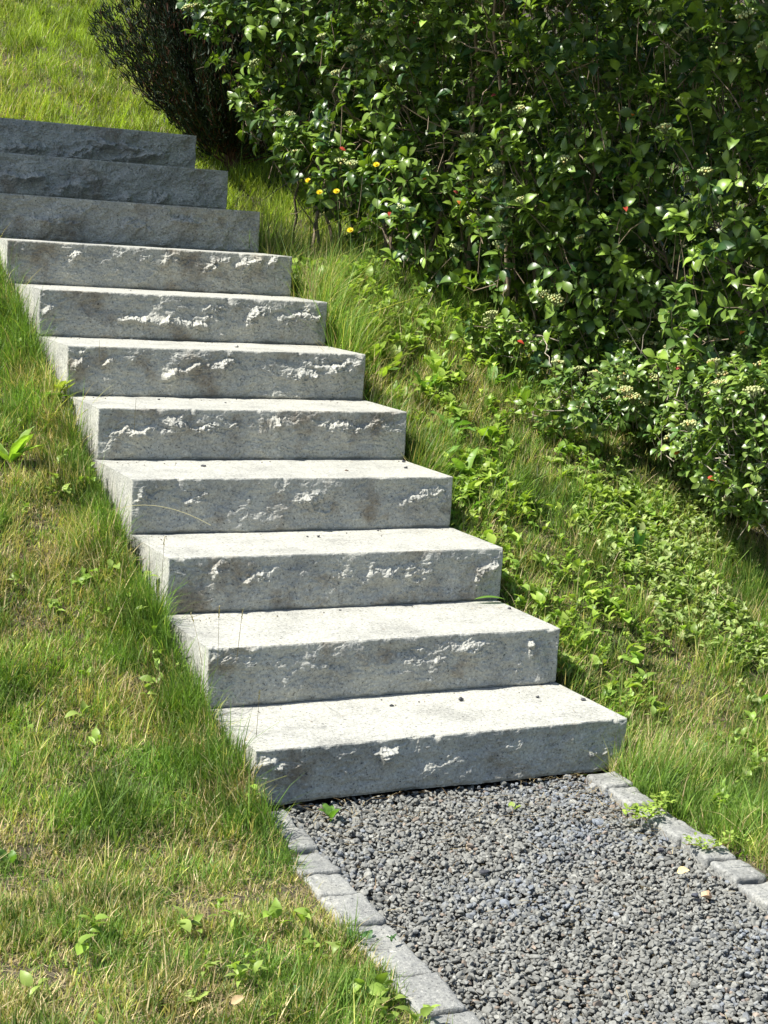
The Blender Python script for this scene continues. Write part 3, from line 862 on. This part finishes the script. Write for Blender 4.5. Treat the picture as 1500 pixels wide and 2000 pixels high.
r_ = np.random.default_rng(5)
LA, LB = np.array([0.170, 0.262, 0.038]), np.array([0.026, 0.068, 0.017])
def stems_along(n, ya, yb, xoff, top_x, top_z, r):
    out = []
    for k in range(n):
        y = r.uniform(ya, yb); xb = np.interp(y, [1.0, 1.9, 2.5, 3.3, 4.8], [2.75, 2.25, 1.95, 1.9, 1.75]) + r.uniform(0, 0.5) + xoff
        g = float(ground(xb, y))
        out.append(((xb, y), (xb + r.uniform(-0.55, 0.25) + top_x, y + r.uniform(-0.5, 0.4), g + r.uniform(0.8, top_z))))
    return out
E_MAIN = [((2.45, 4.35, 2.72), (1.30, 1.0, 0.92)), ((1.50, 4.60, 2.46), (0.36, 0.36, 0.22)), ((1.68, 4.1, 2.12), (0.34, 0.45, 0.20)), ((2.50, 3.3, 2.20), (1.0, 1.0, 1.1)), ((2.78, 2.2, 1.90), (1.02, 1.1, 1.2)), ((1.80, 3.55, 1.86), (0.36, 0.55, 0.36)), ((1.86, 2.95, 1.55), (0.34, 0.45, 0.34)), ((2.0, 2.4, 1.5), (0.32, 0.4, 0.42)),
          ((2.95, 1.1, 1.7), (0.92, 1.0, 1.15)), ((1.85, 1.95, 3.06), (1.05, 1.75, 0.50)), ((2.5, 0.7, 2.6), (0.8, 0.9, 0.5))]  # widest flat ellipsoid: unseen overhang above the frame, enlarged to shade foliage below
make_shrub("berry_shrub", "tall dense dark green berry shrub filling the bank right of the stair", "shrub", (2.6, 2.9, float(ground(2.6, 2.9))),
           stems_along(22, 1.2, 4.7, 0, 0, 1.7, r_), E_MAIN, 76000, (0.042, 0.077), LA, LB, 41, 90, (0.38, 0.43, 0.17), 24, shell=0.42, inner=0.42, gap=-0.035, hmin=0.02)
E_LOW = [((2.42, 1.75, 1.02), (0.42, 0.45, 0.24)), ((2.60, 1.15, 0.88), (0.48, 0.50, 0.34)), ((2.15, 2.1, 1.15), (0.30, 0.28, 0.10)), ((2.45, 0.75, 0.90), (0.42, 0.35, 0.30)), ((2.2, 1.75, 1.0), (0.25, 0.28, 0.12))]
LOWSTEMS = [((2.75, 1.6), (2.05, 2.2, 1.17)), ((2.75, 1.5), (2.1, 1.75, 1.02)), ((2.8, 1.3), (2.2, 1.3, 1.0)), ((2.8, 1.1), (2.2, 0.9, 0.9)), ((2.85, 1.0), (2.3, 0.55, 0.95)), ((2.7, 1.5), (2.25, 1.5, 0.85)), ((2.8, 1.2), (2.45, 0.8, 1.15))]
make_shrub("spreading_shrub", "low spreading branches with pale berry clusters in front of the tall shrub", "shrub", (2.75, 1.35, float(ground(2.75, 1.35))),
           LOWSTEMS, E_LOW, 9500, (0.030, 0.050), np.array([0.17, 0.25, 0.048]), np.array([0.055, 0.115, 0.026]), 42, 80, (0.38, 0.41, 0.17), 9, shell=0.3, inner=0.5, gap=0.03, stem_col=(0.30, 0.26, 0.20), stem_r=0.007, twig=0.10)

# dark conifer behind the top of the stair
def make_conifer(base, seed):
    r = np.random.default_rng(seed); b = np.array([base[0], base[1], float(ground(*base))])
    root = empty("conifer", b); tag(root, "dark feathery conifer at the top of the stair beside the upper lawn", "conifer")
    tr = bez(np.array([0, 0, -0.05]), np.array([0.05, 0, 0.9]), np.array([0, 0.05, 2.3]), 14, 0.01, r)
    v, f, c = tube(tr, 0.05, 0.012, 8, (0.10, 0.055, 0.035)); tri_mesh("trunk", v, f, M_BARK, c, parent=root)
    br, nb = [], []
    for k in range(520):
        z0 = r.uniform(0.02, 1.5) if k % 3 else r.uniform(0.0, 0.5); a = r.uniform(0, 2 * np.pi); el = r.uniform(0.25, 1.15)
        L = r.uniform(0.55, 1.05) * (1 - 0.2 * z0 / 1.5)
        s = np.array([0, 0, z0]); d = np.array([math.cos(a) * math.cos(el * .5), math.sin(a) * math.cos(el * .5), math.sin(el * .5)])
        e = s + np.array([math.cos(a) * math.cos(el), math.sin(a) * math.cos(el), math.sin(el) + 0.25]) * L
        pp = bez(s, s + d * L * 0.5, e, 12, 0.006, r)
        br.append(tube(pp, 0.006, 0.0015, 4, (0.10, 0.05, 0.03)))
        for i in range(3, 12):
            m = 26; q = pp[i] + r.normal(0, 0.020, (m, 3)); dd = nrm(pp[min(i + 1, 11)] - pp[i - 1] + 0)
            nb.append((q, np.tile(dd, (m, 1))))
    v, f, c = join(br); tri_mesh("branches", v, f, M_BARK, c, parent=root)
    P = np.concatenate([a for a, _ in nb]); Dv = np.concatenate([a for _, a in nb])
    Dv = nrm(Dv + r.normal(0, 0.42, Dv.shape) + np.array([0, 0, 0.1])); n = len(P)
    L = r.uniform(0.025, 0.06, n); side = nrm(np.cross(Dv, r.normal(size=(n, 3)))) * 0.0022
    V = np.stack([P + side, P - side, P + Dv * L[:, None] * 0.6 + side * 1.6, P + Dv * L[:, None] * 0.6 - side * 1.6, P + Dv * L[:, None] + np.array([0, 0, 0.006])], 1)
    bf = np.array([(0, 1, 3), (0, 3, 2), (2, 3, 4)]); F_ = bf[None] + (np.arange(n) * 5)[:, None, None]
    t = r.random((n, 1)); col = np.array([0.010, 0.022, 0.011]) * t + np.array([0.024, 0.040, 0.016]) * (1 - t)
    red = r.random(n) < 0.10; col[red] = (0.07, 0.03, 0.018)
    tri_mesh("foliage", V.reshape(-1, 3), F_.reshape(-1, 3), M_NEEDLE, np.repeat(col, 5, 0), parent=root)
make_conifer((2.12, 6.05), 51)

# young tree left of the stair, outside the picture; its shade falls on the three upper steps
def make_tree(base, ells, label, seed):
    r = np.random.default_rng(seed); b = np.array([base[0], base[1], float(ground(*base))])
    root = empty("young_tree", b); tag(root, label, "tree")
    cen = np.array(ells[0][0])
    tp = [tube(bez(b - (0, 0, .05), b + np.array([0.03, 0, 0.9]), cen + np.array([0, 0, 0.2]), 14, 0.008, r), 0.035, 0.010, 9, (0.15, 0.12, 0.09))]
    for k in range(12):
        s = b + (cen - b) * r.uniform(0.6, 1.0); e = cen + nrm(r.normal(0, 1, 3)) * np.array(ells[0][1]) * 0.8
        tp.append(tube(bez(s, (s + e) / 2 + (0, 0, .08), e, 9, 0.006, r), 0.010, 0.003, 5, (0.15, 0.12, 0.09)))
    v, f, c = join(tp); tri_mesh("trunk", v - b, f, M_BARK, c, parent=root)
    P, G_, d = crown_points(ells, 9000, r, 0.5, 0.8, 0.2, view=None)
    D = nrm(G_ * 0.4 + np.array([0, 0, 0.8]) + r.normal(0, 0.35, P.shape))
    v, f, c = whorls(P, D, r, (6, 9), (0.05, 0.085), LA, LB); tri_mesh("crown", v - b, f, M_LEAF, c, parent=root)
make_tree((-1.35, 4.1), [((-1.02, 3.92, 3.85), (0.95, 0.82, 0.55))], "young tree on the lawn left of the upper steps, shading them", 61)

# ------------------------------------------------------------------ weeds
def strip_leaf(base, az, L, Wd, a0, a1, shape, col, r, seg=9, wav=0.0, fold=0.25, roll=0.0):
    """a single arching leaf; a0/a1 elevation at base and tip"""
    base = np.array(base, float); t = np.linspace(0, 1, seg + 1); v = []
    hd = np.array([math.cos(az), math.sin(az), 0]); sd_ = np.array([-math.sin(az), math.cos(az), 0]); cur = base.copy()
    for i, a in enumerate(t):
        if shape == 'lance': w_ = math.sin(math.pi * min(1, a ** 0.85)) ** 0.8
        elif shape == 'broad': w_ = (0.18 if a < 0.22 else math.sin(math.pi * ((a - 0.22) / 0.78) ** 0.75) ** 0.7)
        elif shape == 'dandelion': w_ = (0.12 + 0.88 * a ** 0.9) * (1 - a ** 8) * (0.72 + 0.28 * (1 if i % 2 else -0.6))
        else: w_ = max(0.02, 1 - a)
        w_ = max(w_, 0.02) * Wd / 2 * (1 if i < seg else 0.05)
        el = a0 + (a1 - a0) * a
        up = np.array([-math.cos(az) * math.sin(el), -math.sin(az) * math.sin(el), math.cos(el)])
        sdd = sd_ * math.cos(roll) + up * math.sin(roll)
        wob = wav * Wd * math.sin(i * 2.1 + az * 3)
        v += [cur + sdd * w_ + up * (fold * w_ + wob), cur.copy(), cur - sdd * w_ + up * (fold * w_ - wob)]
        cur = cur + (hd * math.cos(el) + np.array([0, 0, 1]) * math.sin(el)) * L / seg
    f = []
    for i in range(seg):
        b = 3 * i
        for o in (0, 1): f += [(b + o, b + o + 4, b + o + 3), (b + o, b + o + 1, b + o + 4)]
    c = np.tile(np.array(col, float), (len(v), 1)); c[1::3] *= 1.3
    return np.array(v), np.array(f), c

def weed_arrays(r, n, L, Wd, shape, col, up=(0.5, 1.2), tip=(-0.5, 0.3), wav=0.06):
    parts = []
    for k in range(n):
        az = k * 2.4 + r.normal(0, 0.3); s = r.uniform(0.65, 1.1)
        c = np.array(col) * math.exp(r.normal(0, 0.14))
        parts.append(strip_leaf((r.normal(0, .004), r.normal(0, .004), -0.004), az, L * s, Wd * s, r.uniform(*up), r.uniform(*tip), shape, c, r, wav=wav, roll=r.normal(0, 0.25)))
    return parts

BR = (0.22, 0.34, 0.05); MID = (0.12, 0.23, 0.04); DK = (0.045, 0.12, 0.028); PALE = (0.26, 0.34, 0.08)
def weed(px, py, name, label, n, L, Wd, shape, col, up=(0.5, 1.2), tip=(-0.5, 0.3), z=None, stalk=None, cat="weed", group=None):
    r = np.random.default_rng(int(px * 13 + py))
    if z is None: P = ground_hit(px, py)
    else:
        d = ray(px, py); k = (z - CAM[2]) / d[2]; P = CAM + d * k
    if P is None: print('no hit', label); return
    if 'stair' in label or 'step' in label:
        if -0.02 < P[0] < 1.215 and -0.02 < P[1] < 4.4:
            P[0] = 1.225 if P[0] > 0.6 else -0.02
            P[2] = float(ground(P[0] + (0.03 if P[0] > 0.6 else -0.03), P[1]))
    v, f, c = join(weed_arrays(r, n, L, Wd, shape, col, up, tip))
    o = tri_mesh(name, v, f, M_WEED, c, loc=P); tag(o, label, cat, group)

WEEDS = [
 (645, 1600, "dandelion_plant", "small upright dandelion rooted in the gravel under the lowest step", 6, 0.055, 0.026, 'broad', MID, (0.7, 1.35), (0.1, 0.9), 0.005),
 (1003, 1580, "seedling", "tiny round-leaved seedling in the gravel in front of the lowest step", 4, 0.028, 0.022, 'broad', PALE, (0.6, 1.1), (0, 0.5), 0.005),
 (1178, 1408, "dandelion_plant", "leafy dandelion squeezed against the right end of the lowest step", 8, 0.105, 0.034, 'dandelion', BR, (0.6, 1.3), (-0.4, 0.5)),
 (1230, 1400, "dandelion_plant", "dandelion with one tall upright leaf right of the lowest step", 6, 0.11, 0.030, 'dandelion', BR, (0.9, 1.45), (0.3, 1.1)),
 (1352, 1495, "dandelion_plant", "dark upright dandelion leaves on the bank above the right kerb", 5, 0.10, 0.030, 'broad', MID, (0.9, 1.45), (0.5, 1.2)),
 (1245, 1090, "plantain_plant", "single dark upright pointed leaf on the open bank", 2, 0.115, 0.030, 'lance', DK, (1.2, 1.5), (1.1, 1.5)),
 (1205, 1085, "plantain_plant", "pale broad upright leaf beside the single dark pointed leaf", 3, 0.075, 0.035, 'broad', BR, (0.9, 1.4), (0.5, 1.2)),
 (1480, 1390, "plantain_plant", "dark broad-leaved clump at the right edge of the picture", 7, 0.10, 0.040, 'broad', MID, (0.8, 1.4), (0, 1.0)),
 (1440, 1530, "mallow_plant", "light green lobed leaves on the bank near the right edge above the kerb", 8, 0.07, 0.05, 'broad', BR, (0.6, 1.2), (0, 0.5)),
 (1330, 1540, "mallow_plant", "bright leafy clump just above the gap in the right kerb", 9, 0.07, 0.045, 'broad', BR, (0.6, 1.2), (0, 0.5)),
 (578, 568, "dock_plant", "broad dock leaves leaning over the right end of the eighth step", 5, 0.16, 0.055, 'broad', BR, (0.5, 1.0), (-0.4, 0.2)),
 (640, 560, "dock_plant", "upright dock plant behind the one leaning on the eighth step", 6, 0.15, 0.05, 'broad', MID, (0.8, 1.3), (0.0, 0.8)),
 (745, 790, "horsetail_plant", "feathery light green tuft beside the right end of the sixth step", 46, 0.13, 0.004, 'lance', PALE, (0.4, 1.5), (-0.2, 0.7)),
 (830, 780, "dandelion_plant", "tall dandelion leaves between the feathery tuft and the shrub", 9, 0.15, 0.042, 'dandelion', MID, (0.7, 1.4), (0, 1.0)),
 (860, 745, "plantain_plant", "clump of upright oval leaves under the shrub edge, above the tall dandelion", 7, 0.15, 0.045, 'broad', BR, (0.9, 1.45), (0.5, 1.3)),
 (960, 760, "plantain_plant", "dark plantain under the tip of the low berry branches", 7, 0.13, 0.042, 'broad', MID, (0.8, 1.4), (0.2, 1.1)),
 (1020, 800, "plantain_plant", "upright bright leaves below the low berry branches", 7, 0.13, 0.040, 'broad', BR, (0.9, 1.45), (0.4, 1.2)),
 (1110, 830, "plantain_plant", "bright three-leaved plant further right below the berry branches", 4, 0.12, 0.036, 'lance', BR, (1.0, 1.45), (0.7, 1.3)),
 (960, 860, "dock_plant", "large bright leafy clump on the bank right of the fifth step", 13, 0.14, 0.05, 'broad', BR, (0.5, 1.25), (-0.5, 0.4)),
 (880, 850, "dock_plant", "dark broad leaves in the shade close to the end of the fifth step", 9, 0.13, 0.05, 'broad', MID, (0.5, 1.25), (-0.5, 0.4)),
 (905, 905, "dock_plant", "bright dock leaves touching the top right corner of the fourth step", 9, 0.12, 0.045, 'broad', BR, (0.5, 1.25), (-0.5, 0.4)),
 (1075, 905, "clover_plant", "low yellow-green leafy patch on the brownish part of the bank", 12, 0.06, 0.03, 'broad', PALE, (0.4, 1.0), (-0.2, 0.4)),
 (960, 1010, "dandelion_plant", "dandelion right of the third step among tall grass", 7, 0.12, 0.030, 'dandelion', BR, (0.8, 1.4), (0.0, 0.8)),
 (920, 1010, "dandelion_plant", "shaded dandelion close against the right end of the fourth step", 7, 0.10, 0.030, 'dandelion', MID, (0.8, 1.4), (0.0, 0.8)),
 (1225, 900, "dandelion_plant", "thin-leaved plant in the shade edge under the spreading shrub", 7, 0.10, 0.024, 'lance', MID, (0.8, 1.4), (0.0, 0.8)),
 (1160, 965, "plantain_plant", "small leafy weed in the middle of the bank below the spreading shrub", 6, 0.07, 0.03, 'broad', BR, (0.6, 1.3), (0.0, 0.6)),
 (1345, 975, "bramble_plant", "trailing leafy shoot at the shaded foot of the spreading shrub", 10, 0.07, 0.04, 'broad', MID, (0.6, 1.3), (0.0, 0.6)),
 (20, 905, "dock_plant", "large bright green weed at the left edge beside the fifth step", 11, 0.15, 0.045, 'lance', BR, (0.6, 1.3), (-0.4, 0.7)),
 (165, 830, "dock_plant", "yellowish broad-leaved weed by the left end of the sixth step", 9, 0.10, 0.035, 'broad', (0.24, 0.30, 0.05), (0.6, 1.3), (-0.2, 0.7)),
 (85, 790, "dock_plant", "darker weed left of the yellowish one near the sixth step", 8, 0.09, 0.034, 'broad', MID, (0.6, 1.3), (-0.2, 0.7)),
 (20, 1690, "plantain_plant", "small dark oval-leaved plant at the left edge of the lower lawn", 3, 0.06, 0.032, 'broad', MID, (0.9, 1.4), (0.3, 1.1)),
 (455, 1800, "cranesbill_plant", "pale yellow-green sprig on the bare patch of the lower lawn", 6, 0.04, 0.024, 'broad', PALE, (0.5, 1.2), (0.0, 0.6)),
 (365, 1960, "cranesbill_plant", "bright yellow-green sprig near the bottom edge of the lawn", 10, 0.05, 0.026, 'broad', PALE, (0.5, 1.2), (0.0, 0.6)),
 (590, 1960, "cranesbill_plant", "bluish green leafy weed by the lower left kerb stones", 10, 0.045, 0.022, 'broad', (0.08, 0.18, 0.06), (0.5, 1.2), (0.0, 0.6)),
 (705, 1850, "cranesbill_plant", "dark lobed leaves growing over the left kerb", 9, 0.045, 0.022, 'broad', (0.06, 0.15, 0.05), (0.5, 1.2), (0.0, 0.5)),
 (765, 1835, "seedling", "tiny dark sprig between two left kerb stones", 5, 0.024, 0.008, 'lance', DK, (0.5, 1.2), (0.0, 0.5), 0.03),
 (225, 1660, "dandelion_plant", "thin pale dandelion leaf standing in the lower lawn", 2, 0.09, 0.014, 'lance', PALE, (1.2, 1.5), (0.9, 1.4)),
 (445, 1835, "seedling", "single yellowish leaf below the pale sprig on the lawn", 2, 0.05, 0.012, 'lance', PALE, (1.2, 1.5), (0.9, 1.4)),
]
for q in WEEDS:
    if len(q) == 12: weed(q[0], q[1], q[2], q[3], q[4], q[5], q[6], q[7], q[8], q[9], q[10], q[11])
    else: weed(q[0], q[1], q[2], q[3], q[4], q[5], q[6], q[7], q[8], q[9], q[10])

# creeping weeds over the right kerb
def creeper(pts, name, label, n, spread, L, col, seed):
    r = np.random.default_rng(seed); parts = []
    P0 = []
    for (px, py) in pts:
        d = ray(px, py); k = (0.035 - CAM[2]) / d[2]; P0.append(CAM + d * k)
    P0 = np.array(P0); o = P0[0]
    for k in range(n):
        t = r.random() * (len(P0) - 1); i = int(t); p = P0[i] + (P0[min(i + 1, len(P0) - 1)] - P0[i]) * (t - i) + np.array([r.normal(0, spread), r.normal(0, spread), r.uniform(0, 0.022)])
        parts.append(strip_leaf(p - o, r.uniform(0, 6.28), L * r.uniform(.7, 1.2), L * 0.55, r.uniform(0.1, 1.1), r.uniform(-.3, .3), 'broad', np.array(col) * math.exp(r.normal(0, .2)), r, seg=5))
    for i in range(len(P0) - 1):
        parts.append(tube(bez(P0[i] - o, (P0[i] + P0[i + 1]) / 2 - o + (0, 0, 0.01), P0[i + 1] - o, 8), 0.0015, 0.001, 4, (0.25, 0.16, 0.08)))
    v, f, c = join(parts); tag(tri_mesh(name, v, f, M_WEED, c, loc=o), label, "weed")
creeper([(1230, 1590), (1262, 1602), (1290, 1580), (1300, 1560)], "creeping_weed", "bright creeping weed spilling over the gap in the right kerb", 170, 0.016, 0.020, (0.24, 0.33, 0.06), 71)
creeper([(1340, 1650), (1385, 1660), (1420, 1650), (1440, 1640)], "creeping_weed", "strip of creeping weed on the right kerb lower down", 110, 0.010, 0.017, (0.22, 0.30, 0.06), 72)

# small leafy weeds: uncountable ground cover
def cover(name, label, zones, seed, view=420):
    r = np.random.default_rng(seed); Ps, Ls, Cs = [], [], []
    for (x0, x1, y0, y1, n, L0, L1, cA, cB, thr) in zones:
        x = r.uniform(x0, x1, n); y = r.uniform(y0, y1, n)
        k = ~in_stone(x, y) & (fbm(x * 3.5, y * 3.5, seed + 3, 3) > thr); x, y = x[k], y[k]
        P = np.stack([x, y, ground(x, y)], 1); k = in_view(P, view); P = P[k]; m = len(P)
        Ps.append(P); Ls.append(r.uniform(L0, L1, m)); t = r.random((m, 1)); Cs.append(np.array(cA) * t + np.array(cB) * (1 - t))
    P = np.concatenate(Ps); L = np.concatenate(Ls); Cc = np.concatenate(Cs)
    k = r.integers(4, 8, len(P)); rep = np.repeat(np.arange(len(P)), k); m = len(rep)
    az = r.uniform(0, 6.28, m); el = r.uniform(0.15, 1.35, m)
    ax = np.stack([np.cos(az) * np.cos(el), np.sin(az) * np.cos(el), np.sin(el)], 1)
    up = nrm(np.stack([-np.cos(az) * np.sin(el), -np.sin(az) * np.sin(el), np.cos(el)], 1) + r.normal(0, .3, (m, 3)))
    F_ = frames(ax, up) * (L[rep] * r.uniform(.6, 1.15, m))[:, None, None]
    pos = P[rep] + r.normal(0, 0.008, (m, 3)) * np.array([1, 1, 0]) + np.array([0, 0, 1]) * (r.uniform(0.0, 0.028, m) + 0.55 * L[rep] + 0.06 * smooth01((P[rep][:, 1] - 1.6) / 1.4) * r.random(m))[:, None]
    bases = [leaf_base('ovate', 0.3, 0.1, 0.25), leaf_base('lance', 0.3, 0.1, 0.3), leaf_base('obovate', 0.3, 0.1, 0.35)]
    pk = r.integers(0, 3, m); out = []
    col = Cc[rep] * np.exp(r.normal(0, .2, m))[:, None]
    for q in range(3):
        s = pk == q; out.append(scatter(bases[q][0], bases[q][1], pos[s], F_[s], col[s]))
    v, f, c = join(out); tag(tri_mesh(name, v, f, M_WEED, c), label, "ground cover", kind='stuff')
    print(name, m)
cover("weed_cover", "small leafy weeds covering the bank between stair and shrub", [
    (1.22, 1.65, 0.2, 4.6, 560, 0.025, 0.06, (0.32, 0.42, 0.07), (0.18, 0.30, 0.05), -0.12),
    (1.3, 2.1, 1.2, 3.4, 560, 0.025, 0.055, (0.32, 0.42, 0.07), (0.18, 0.30, 0.05), -0.08),
    (1.2, 3.2, -0.9, 2.2, 1900, 0.018, 0.042, BR, (0.20, 0.28, 0.07), -0.05),
    (1.75, 3.2, 0.2, 1.5, 2600, 0.020, 0.038, (0.24, 0.34, 0.09), (0.32, 0.38, 0.14), -0.12)], 81)
cover("lawn_weeds", "small leafy weeds scattered through the left lawn", [
    (-1.6, -0.02, -1.9, 4.4, 700, 0.02, 0.045, BR, PALE, 0.05)], 82)

# yellow flowers
def flower(px, py, x, label, hgt):
    d = ray(px, py); k = (x - CAM[0]) / d[0]; P = CAM + d * k
    b = P.copy(); b[2] = float(ground(P[0], P[1])); b[0] += 0.02
    root = empty("hawkweed_flower", b); tag(root, label, "flower", "yellow hawkweed flowers below the shrub")
    r = np.random.default_rng(int(px)); top = P - b
    v, f, c = tube(bez(np.zeros(3), np.array([0.02, 0.01, top[2] * .6]), top, 10), 0.0016, 0.0012, 5, (0.12, 0.2, 0.05)); tri_mesh("stem", v, f, M_WEED, c, parent=root)
    parts = []
    for ring, (n, L, el) in enumerate([(16, 0.017, 0.25), (13, 0.012, 0.7), (8, 0.007, 1.1)]):
        for k in range(n): parts.append(strip_leaf(np.array([0, 0, 0.002 * ring]), k * 6.283 / n + ring, L, 0.0045, el, el - 0.2, 'lance', (0.80, 0.60, 0.02), r, seg=3))
    v, f, c = join(parts); q = Vector((-0.45, -0.55, 0.7)).to_track_quat('Z', 'Y').to_matrix()
    v = v @ np.array(q).T
    tri_mesh("flower_head", v, f, M_PETAL, c, parent=root, loc=top)
flower(735, 322, 1.62, "yellow hawkweed flower highest in front of the dark shrub", .3)
flower(602, 353, 1.55, "yellow hawkweed flower leftmost, near the eighth step's grass", .2)
flower(624, 376, 1.50, "yellow hawkweed flower lower left of a close pair", .2)
flower(657, 374, 1.50, "yellow hawkweed flower right one of a close pair", .2)
flower(684, 450, 1.50, "yellow hawkweed flower lowest, half hidden in tall grass", .2)

# tall thin grass stalks standing in front of the stone
def stalk(pts, x, label, col=(0.20, 0.17, 0.09), head=0.035, r0=0.0009):
    W_ = []
    for (px, py) in pts:
        d = ray(px, py); k = (x - CAM[0]) / d[0]; W_.append(CAM + d * k)
    W_ = np.array(W_); base = W_[0].copy(); o = base
    r = np.random.default_rng(int(pts[0][0])); pp = bez(W_[0] - o, W_[1] - o, W_[2] - o, 14)
    root = empty("grass_stalk", o); tag(root, label, "grass stalk", "tall grass stalks by the left end of the steps")
    v, f, c = tube(pp, r0, r0 * 0.6, 4, col); tri_mesh("stem", v, f, M_WEED, c, parent=root)
    if head:
        parts = []; tip = pp[-1]; dd = nrm(pp[-1] - pp[-3])
        for k in range(12):
            p = tip - dd * head * k / 12
            parts.append(strip_leaf(p, r.uniform(0, 6.28), 0.008, 0.003, 1.0, 1.3, 'lance', np.array(col) * 1.3, r, seg=3))
        v, f, c = join(parts); tri_mesh("seed_head", v, f, M_WEED, c, parent=root)
stalk([(425, 1300), (427, 1240), (428, 1186)], -0.02, "thin brown grass stalk left of a taller one against the third step")
stalk([(462, 1290), (468, 1240), (474, 1190)], 0.0, "thin brown grass stalk with seed head against the pale second tread")
stalk([(395, 1300), (385, 1230), (372, 1200)], -0.05, "thin grass stalk leaning left at the second step's corner")
stalk([(500, 1440), (503, 1410), (507, 1350)], -0.02, "thin dark grass stalk rising in front of the lowest tread's left end")
stalk([(316, 1140), (318, 1090), (321, 1050)], -0.03, "thin grass stalk beside the left end of the third tread")
stalk([(194, 700), (194, 680), (194, 664)], -0.02, "short dark stalk at the left of the sixth tread", head=0)
stalk([(262, 845), (264, 800), (266, 778)], -0.02, "short thin stalk in front of the fifth tread's left end", head=0)
stalk([(160, 1030), (270, 945), (412, 1026)], -0.06, "long pale bent stalk arching across the fourth step", (0.55, 0.50, 0.30), 0)
stalk([(400, 1600), (480, 1540), (560, 1515)], -0.08, "long pale blade pointing at the lowest step's left corner", (0.40, 0.42, 0.18), 0)
stalk([(1030, 1560), (1034, 1535), (1045, 1512)], 0.93, "pale bent stalk with feathery head before the lowest step", (0.45, 0.40, 0.22), 0.03)
stalk([(1012, 1580), (1016, 1535), (1015, 1498)], 0.90, "dark thin stalk left of the feathery one before the lowest step", (0.15, 0.13, 0.07), 0)

# fallen leaves
def fallen(px, py, z, size, col, label, name="fallen_leaf"):
    if z is None: P = ground_hit(px, py, 0.05)
    else:
        d = ray(px, py); k = (z - CAM[2]) / d[2]; P = CAM + d * k
    bv, bf = leaf_base('ovate', 0.5, 0.15, -0.1)
    r = np.random.default_rng(int(px)); F_ = frames(nrm(np.array([0.8, r.normal(), 0.35]))[None], nrm(np.array([-0.4, -0.7, 0.8]))[None])[0]
    tag(tri_mesh(name, (bv - (0.5, 0, 0)) @ F_.T * size, bf, M_DRY, np.tile(col, (len(bv), 1)), loc=P), label, "leaf")
fallen(1335, 1702, 0.030, 0.034, (0.66, 0.52, 0.26), "yellowish dry leaf on the gravel beside the right kerb")
fallen(1455, 904, None, 0.045, (0.80, 0.38, 0.38), "pink fallen leaf caught below the spreading shrub at the right edge")
fallen(1000, 698, None, 0.022, (0.45, 0.06, 0.03), "red leaf by the tip of the low berry branches")
fallen(465, 1955, None, 0.03, (0.45, 0.33, 0.18), "curled brown leaf on the lawn near the bottom edge")

rq = np.random.default_rng(3); xr = W + OFF[1][0] + OFF[1][3]
v, f, c = strip_leaf((0, 0, 0), math.pi * 0.97, 0.12, 0.028, 0.25, -0.25, 'lance', MID, rq)
tag(tri_mesh("dock_leaf", v, f, M_WEED, c, loc=(xr + 0.01, T * 2 - 0.035, 2 * H + 0.004)), "flat green leaf reaching over the back right corner of the second tread", "leaf")

# grit and plant crumbs caught on the treads, mostly in their back corners
r = np.random.default_rng(36); parts = []
for i in range(1, 9):
    zt = i * H + OFF[i - 1][2] + 0.001
    for k in range(34):
        x = r.uniform(0.02, 1.16) if k % 3 else (r.uniform(0.0, 0.15) if k % 2 else r.uniform(1.05, 1.18)); y = i * T - abs(r.normal(0, 0.05)) - 0.03 if k % 4 else (i - 1) * T + r.uniform(0.04, 0.34)
        if k % 2:
            bv, bf = ICO1; parts.append((bv * np.array([1, .8, .5]) * r.uniform(0.0012, 0.0032) + (x, y, zt + 0.001), bf, np.array((0.12, 0.10, 0.07)) * r.uniform(.5, 1.6)))
        else: parts.append(strip_leaf((x, y, zt + 0.0005), r.uniform(0, 6.28), r.uniform(0.008, 0.035), 0.0018, 0.03, -0.03, 'lance', (0.42, 0.34, 0.18) if k % 4 else (0.2, 0.14, 0.08), r, seg=3))
v, f, c = join(parts); tag(tri_mesh("tread_grit", v, f, M_DRY, c), "fine grit and dry plant crumbs lying on the stair treads", "grit", kind='stuff')

# leafy weeds crowding the right ends of the upper steps
r = np.random.default_rng(91); g = []
for k in range(230):
    y = r.uniform(1.5, 4.4); x = 1.25 + abs(r.normal(0, 0.16)); L = r.uniform(0.06, 0.13) * (0.8 if x < 1.32 else 1.1)
    sh = ['broad', 'lance', 'dandelion'][k % 3]; c = np.array([(0.26, 0.36, 0.06), (0.16, 0.27, 0.045), (0.11, 0.21, 0.035)][k % 3]) * r.uniform(0.8, 1.2)
    for v, f, cc in weed_arrays(r, int(r.integers(3, 7)), L, L * (0.34 if sh == 'broad' else 0.22), sh, c, (0.7, 1.4), (-0.2, 1.0)):
        g.append((v + np.array([x, y, float(ground(x, y))]), f, cc))
v, f, c = join(g); tag(tri_mesh("verge_weeds", v, f, M_WEED, c), "tangled leafy weeds crowding the right ends of the middle and upper steps", "ground cover", kind='stuff')
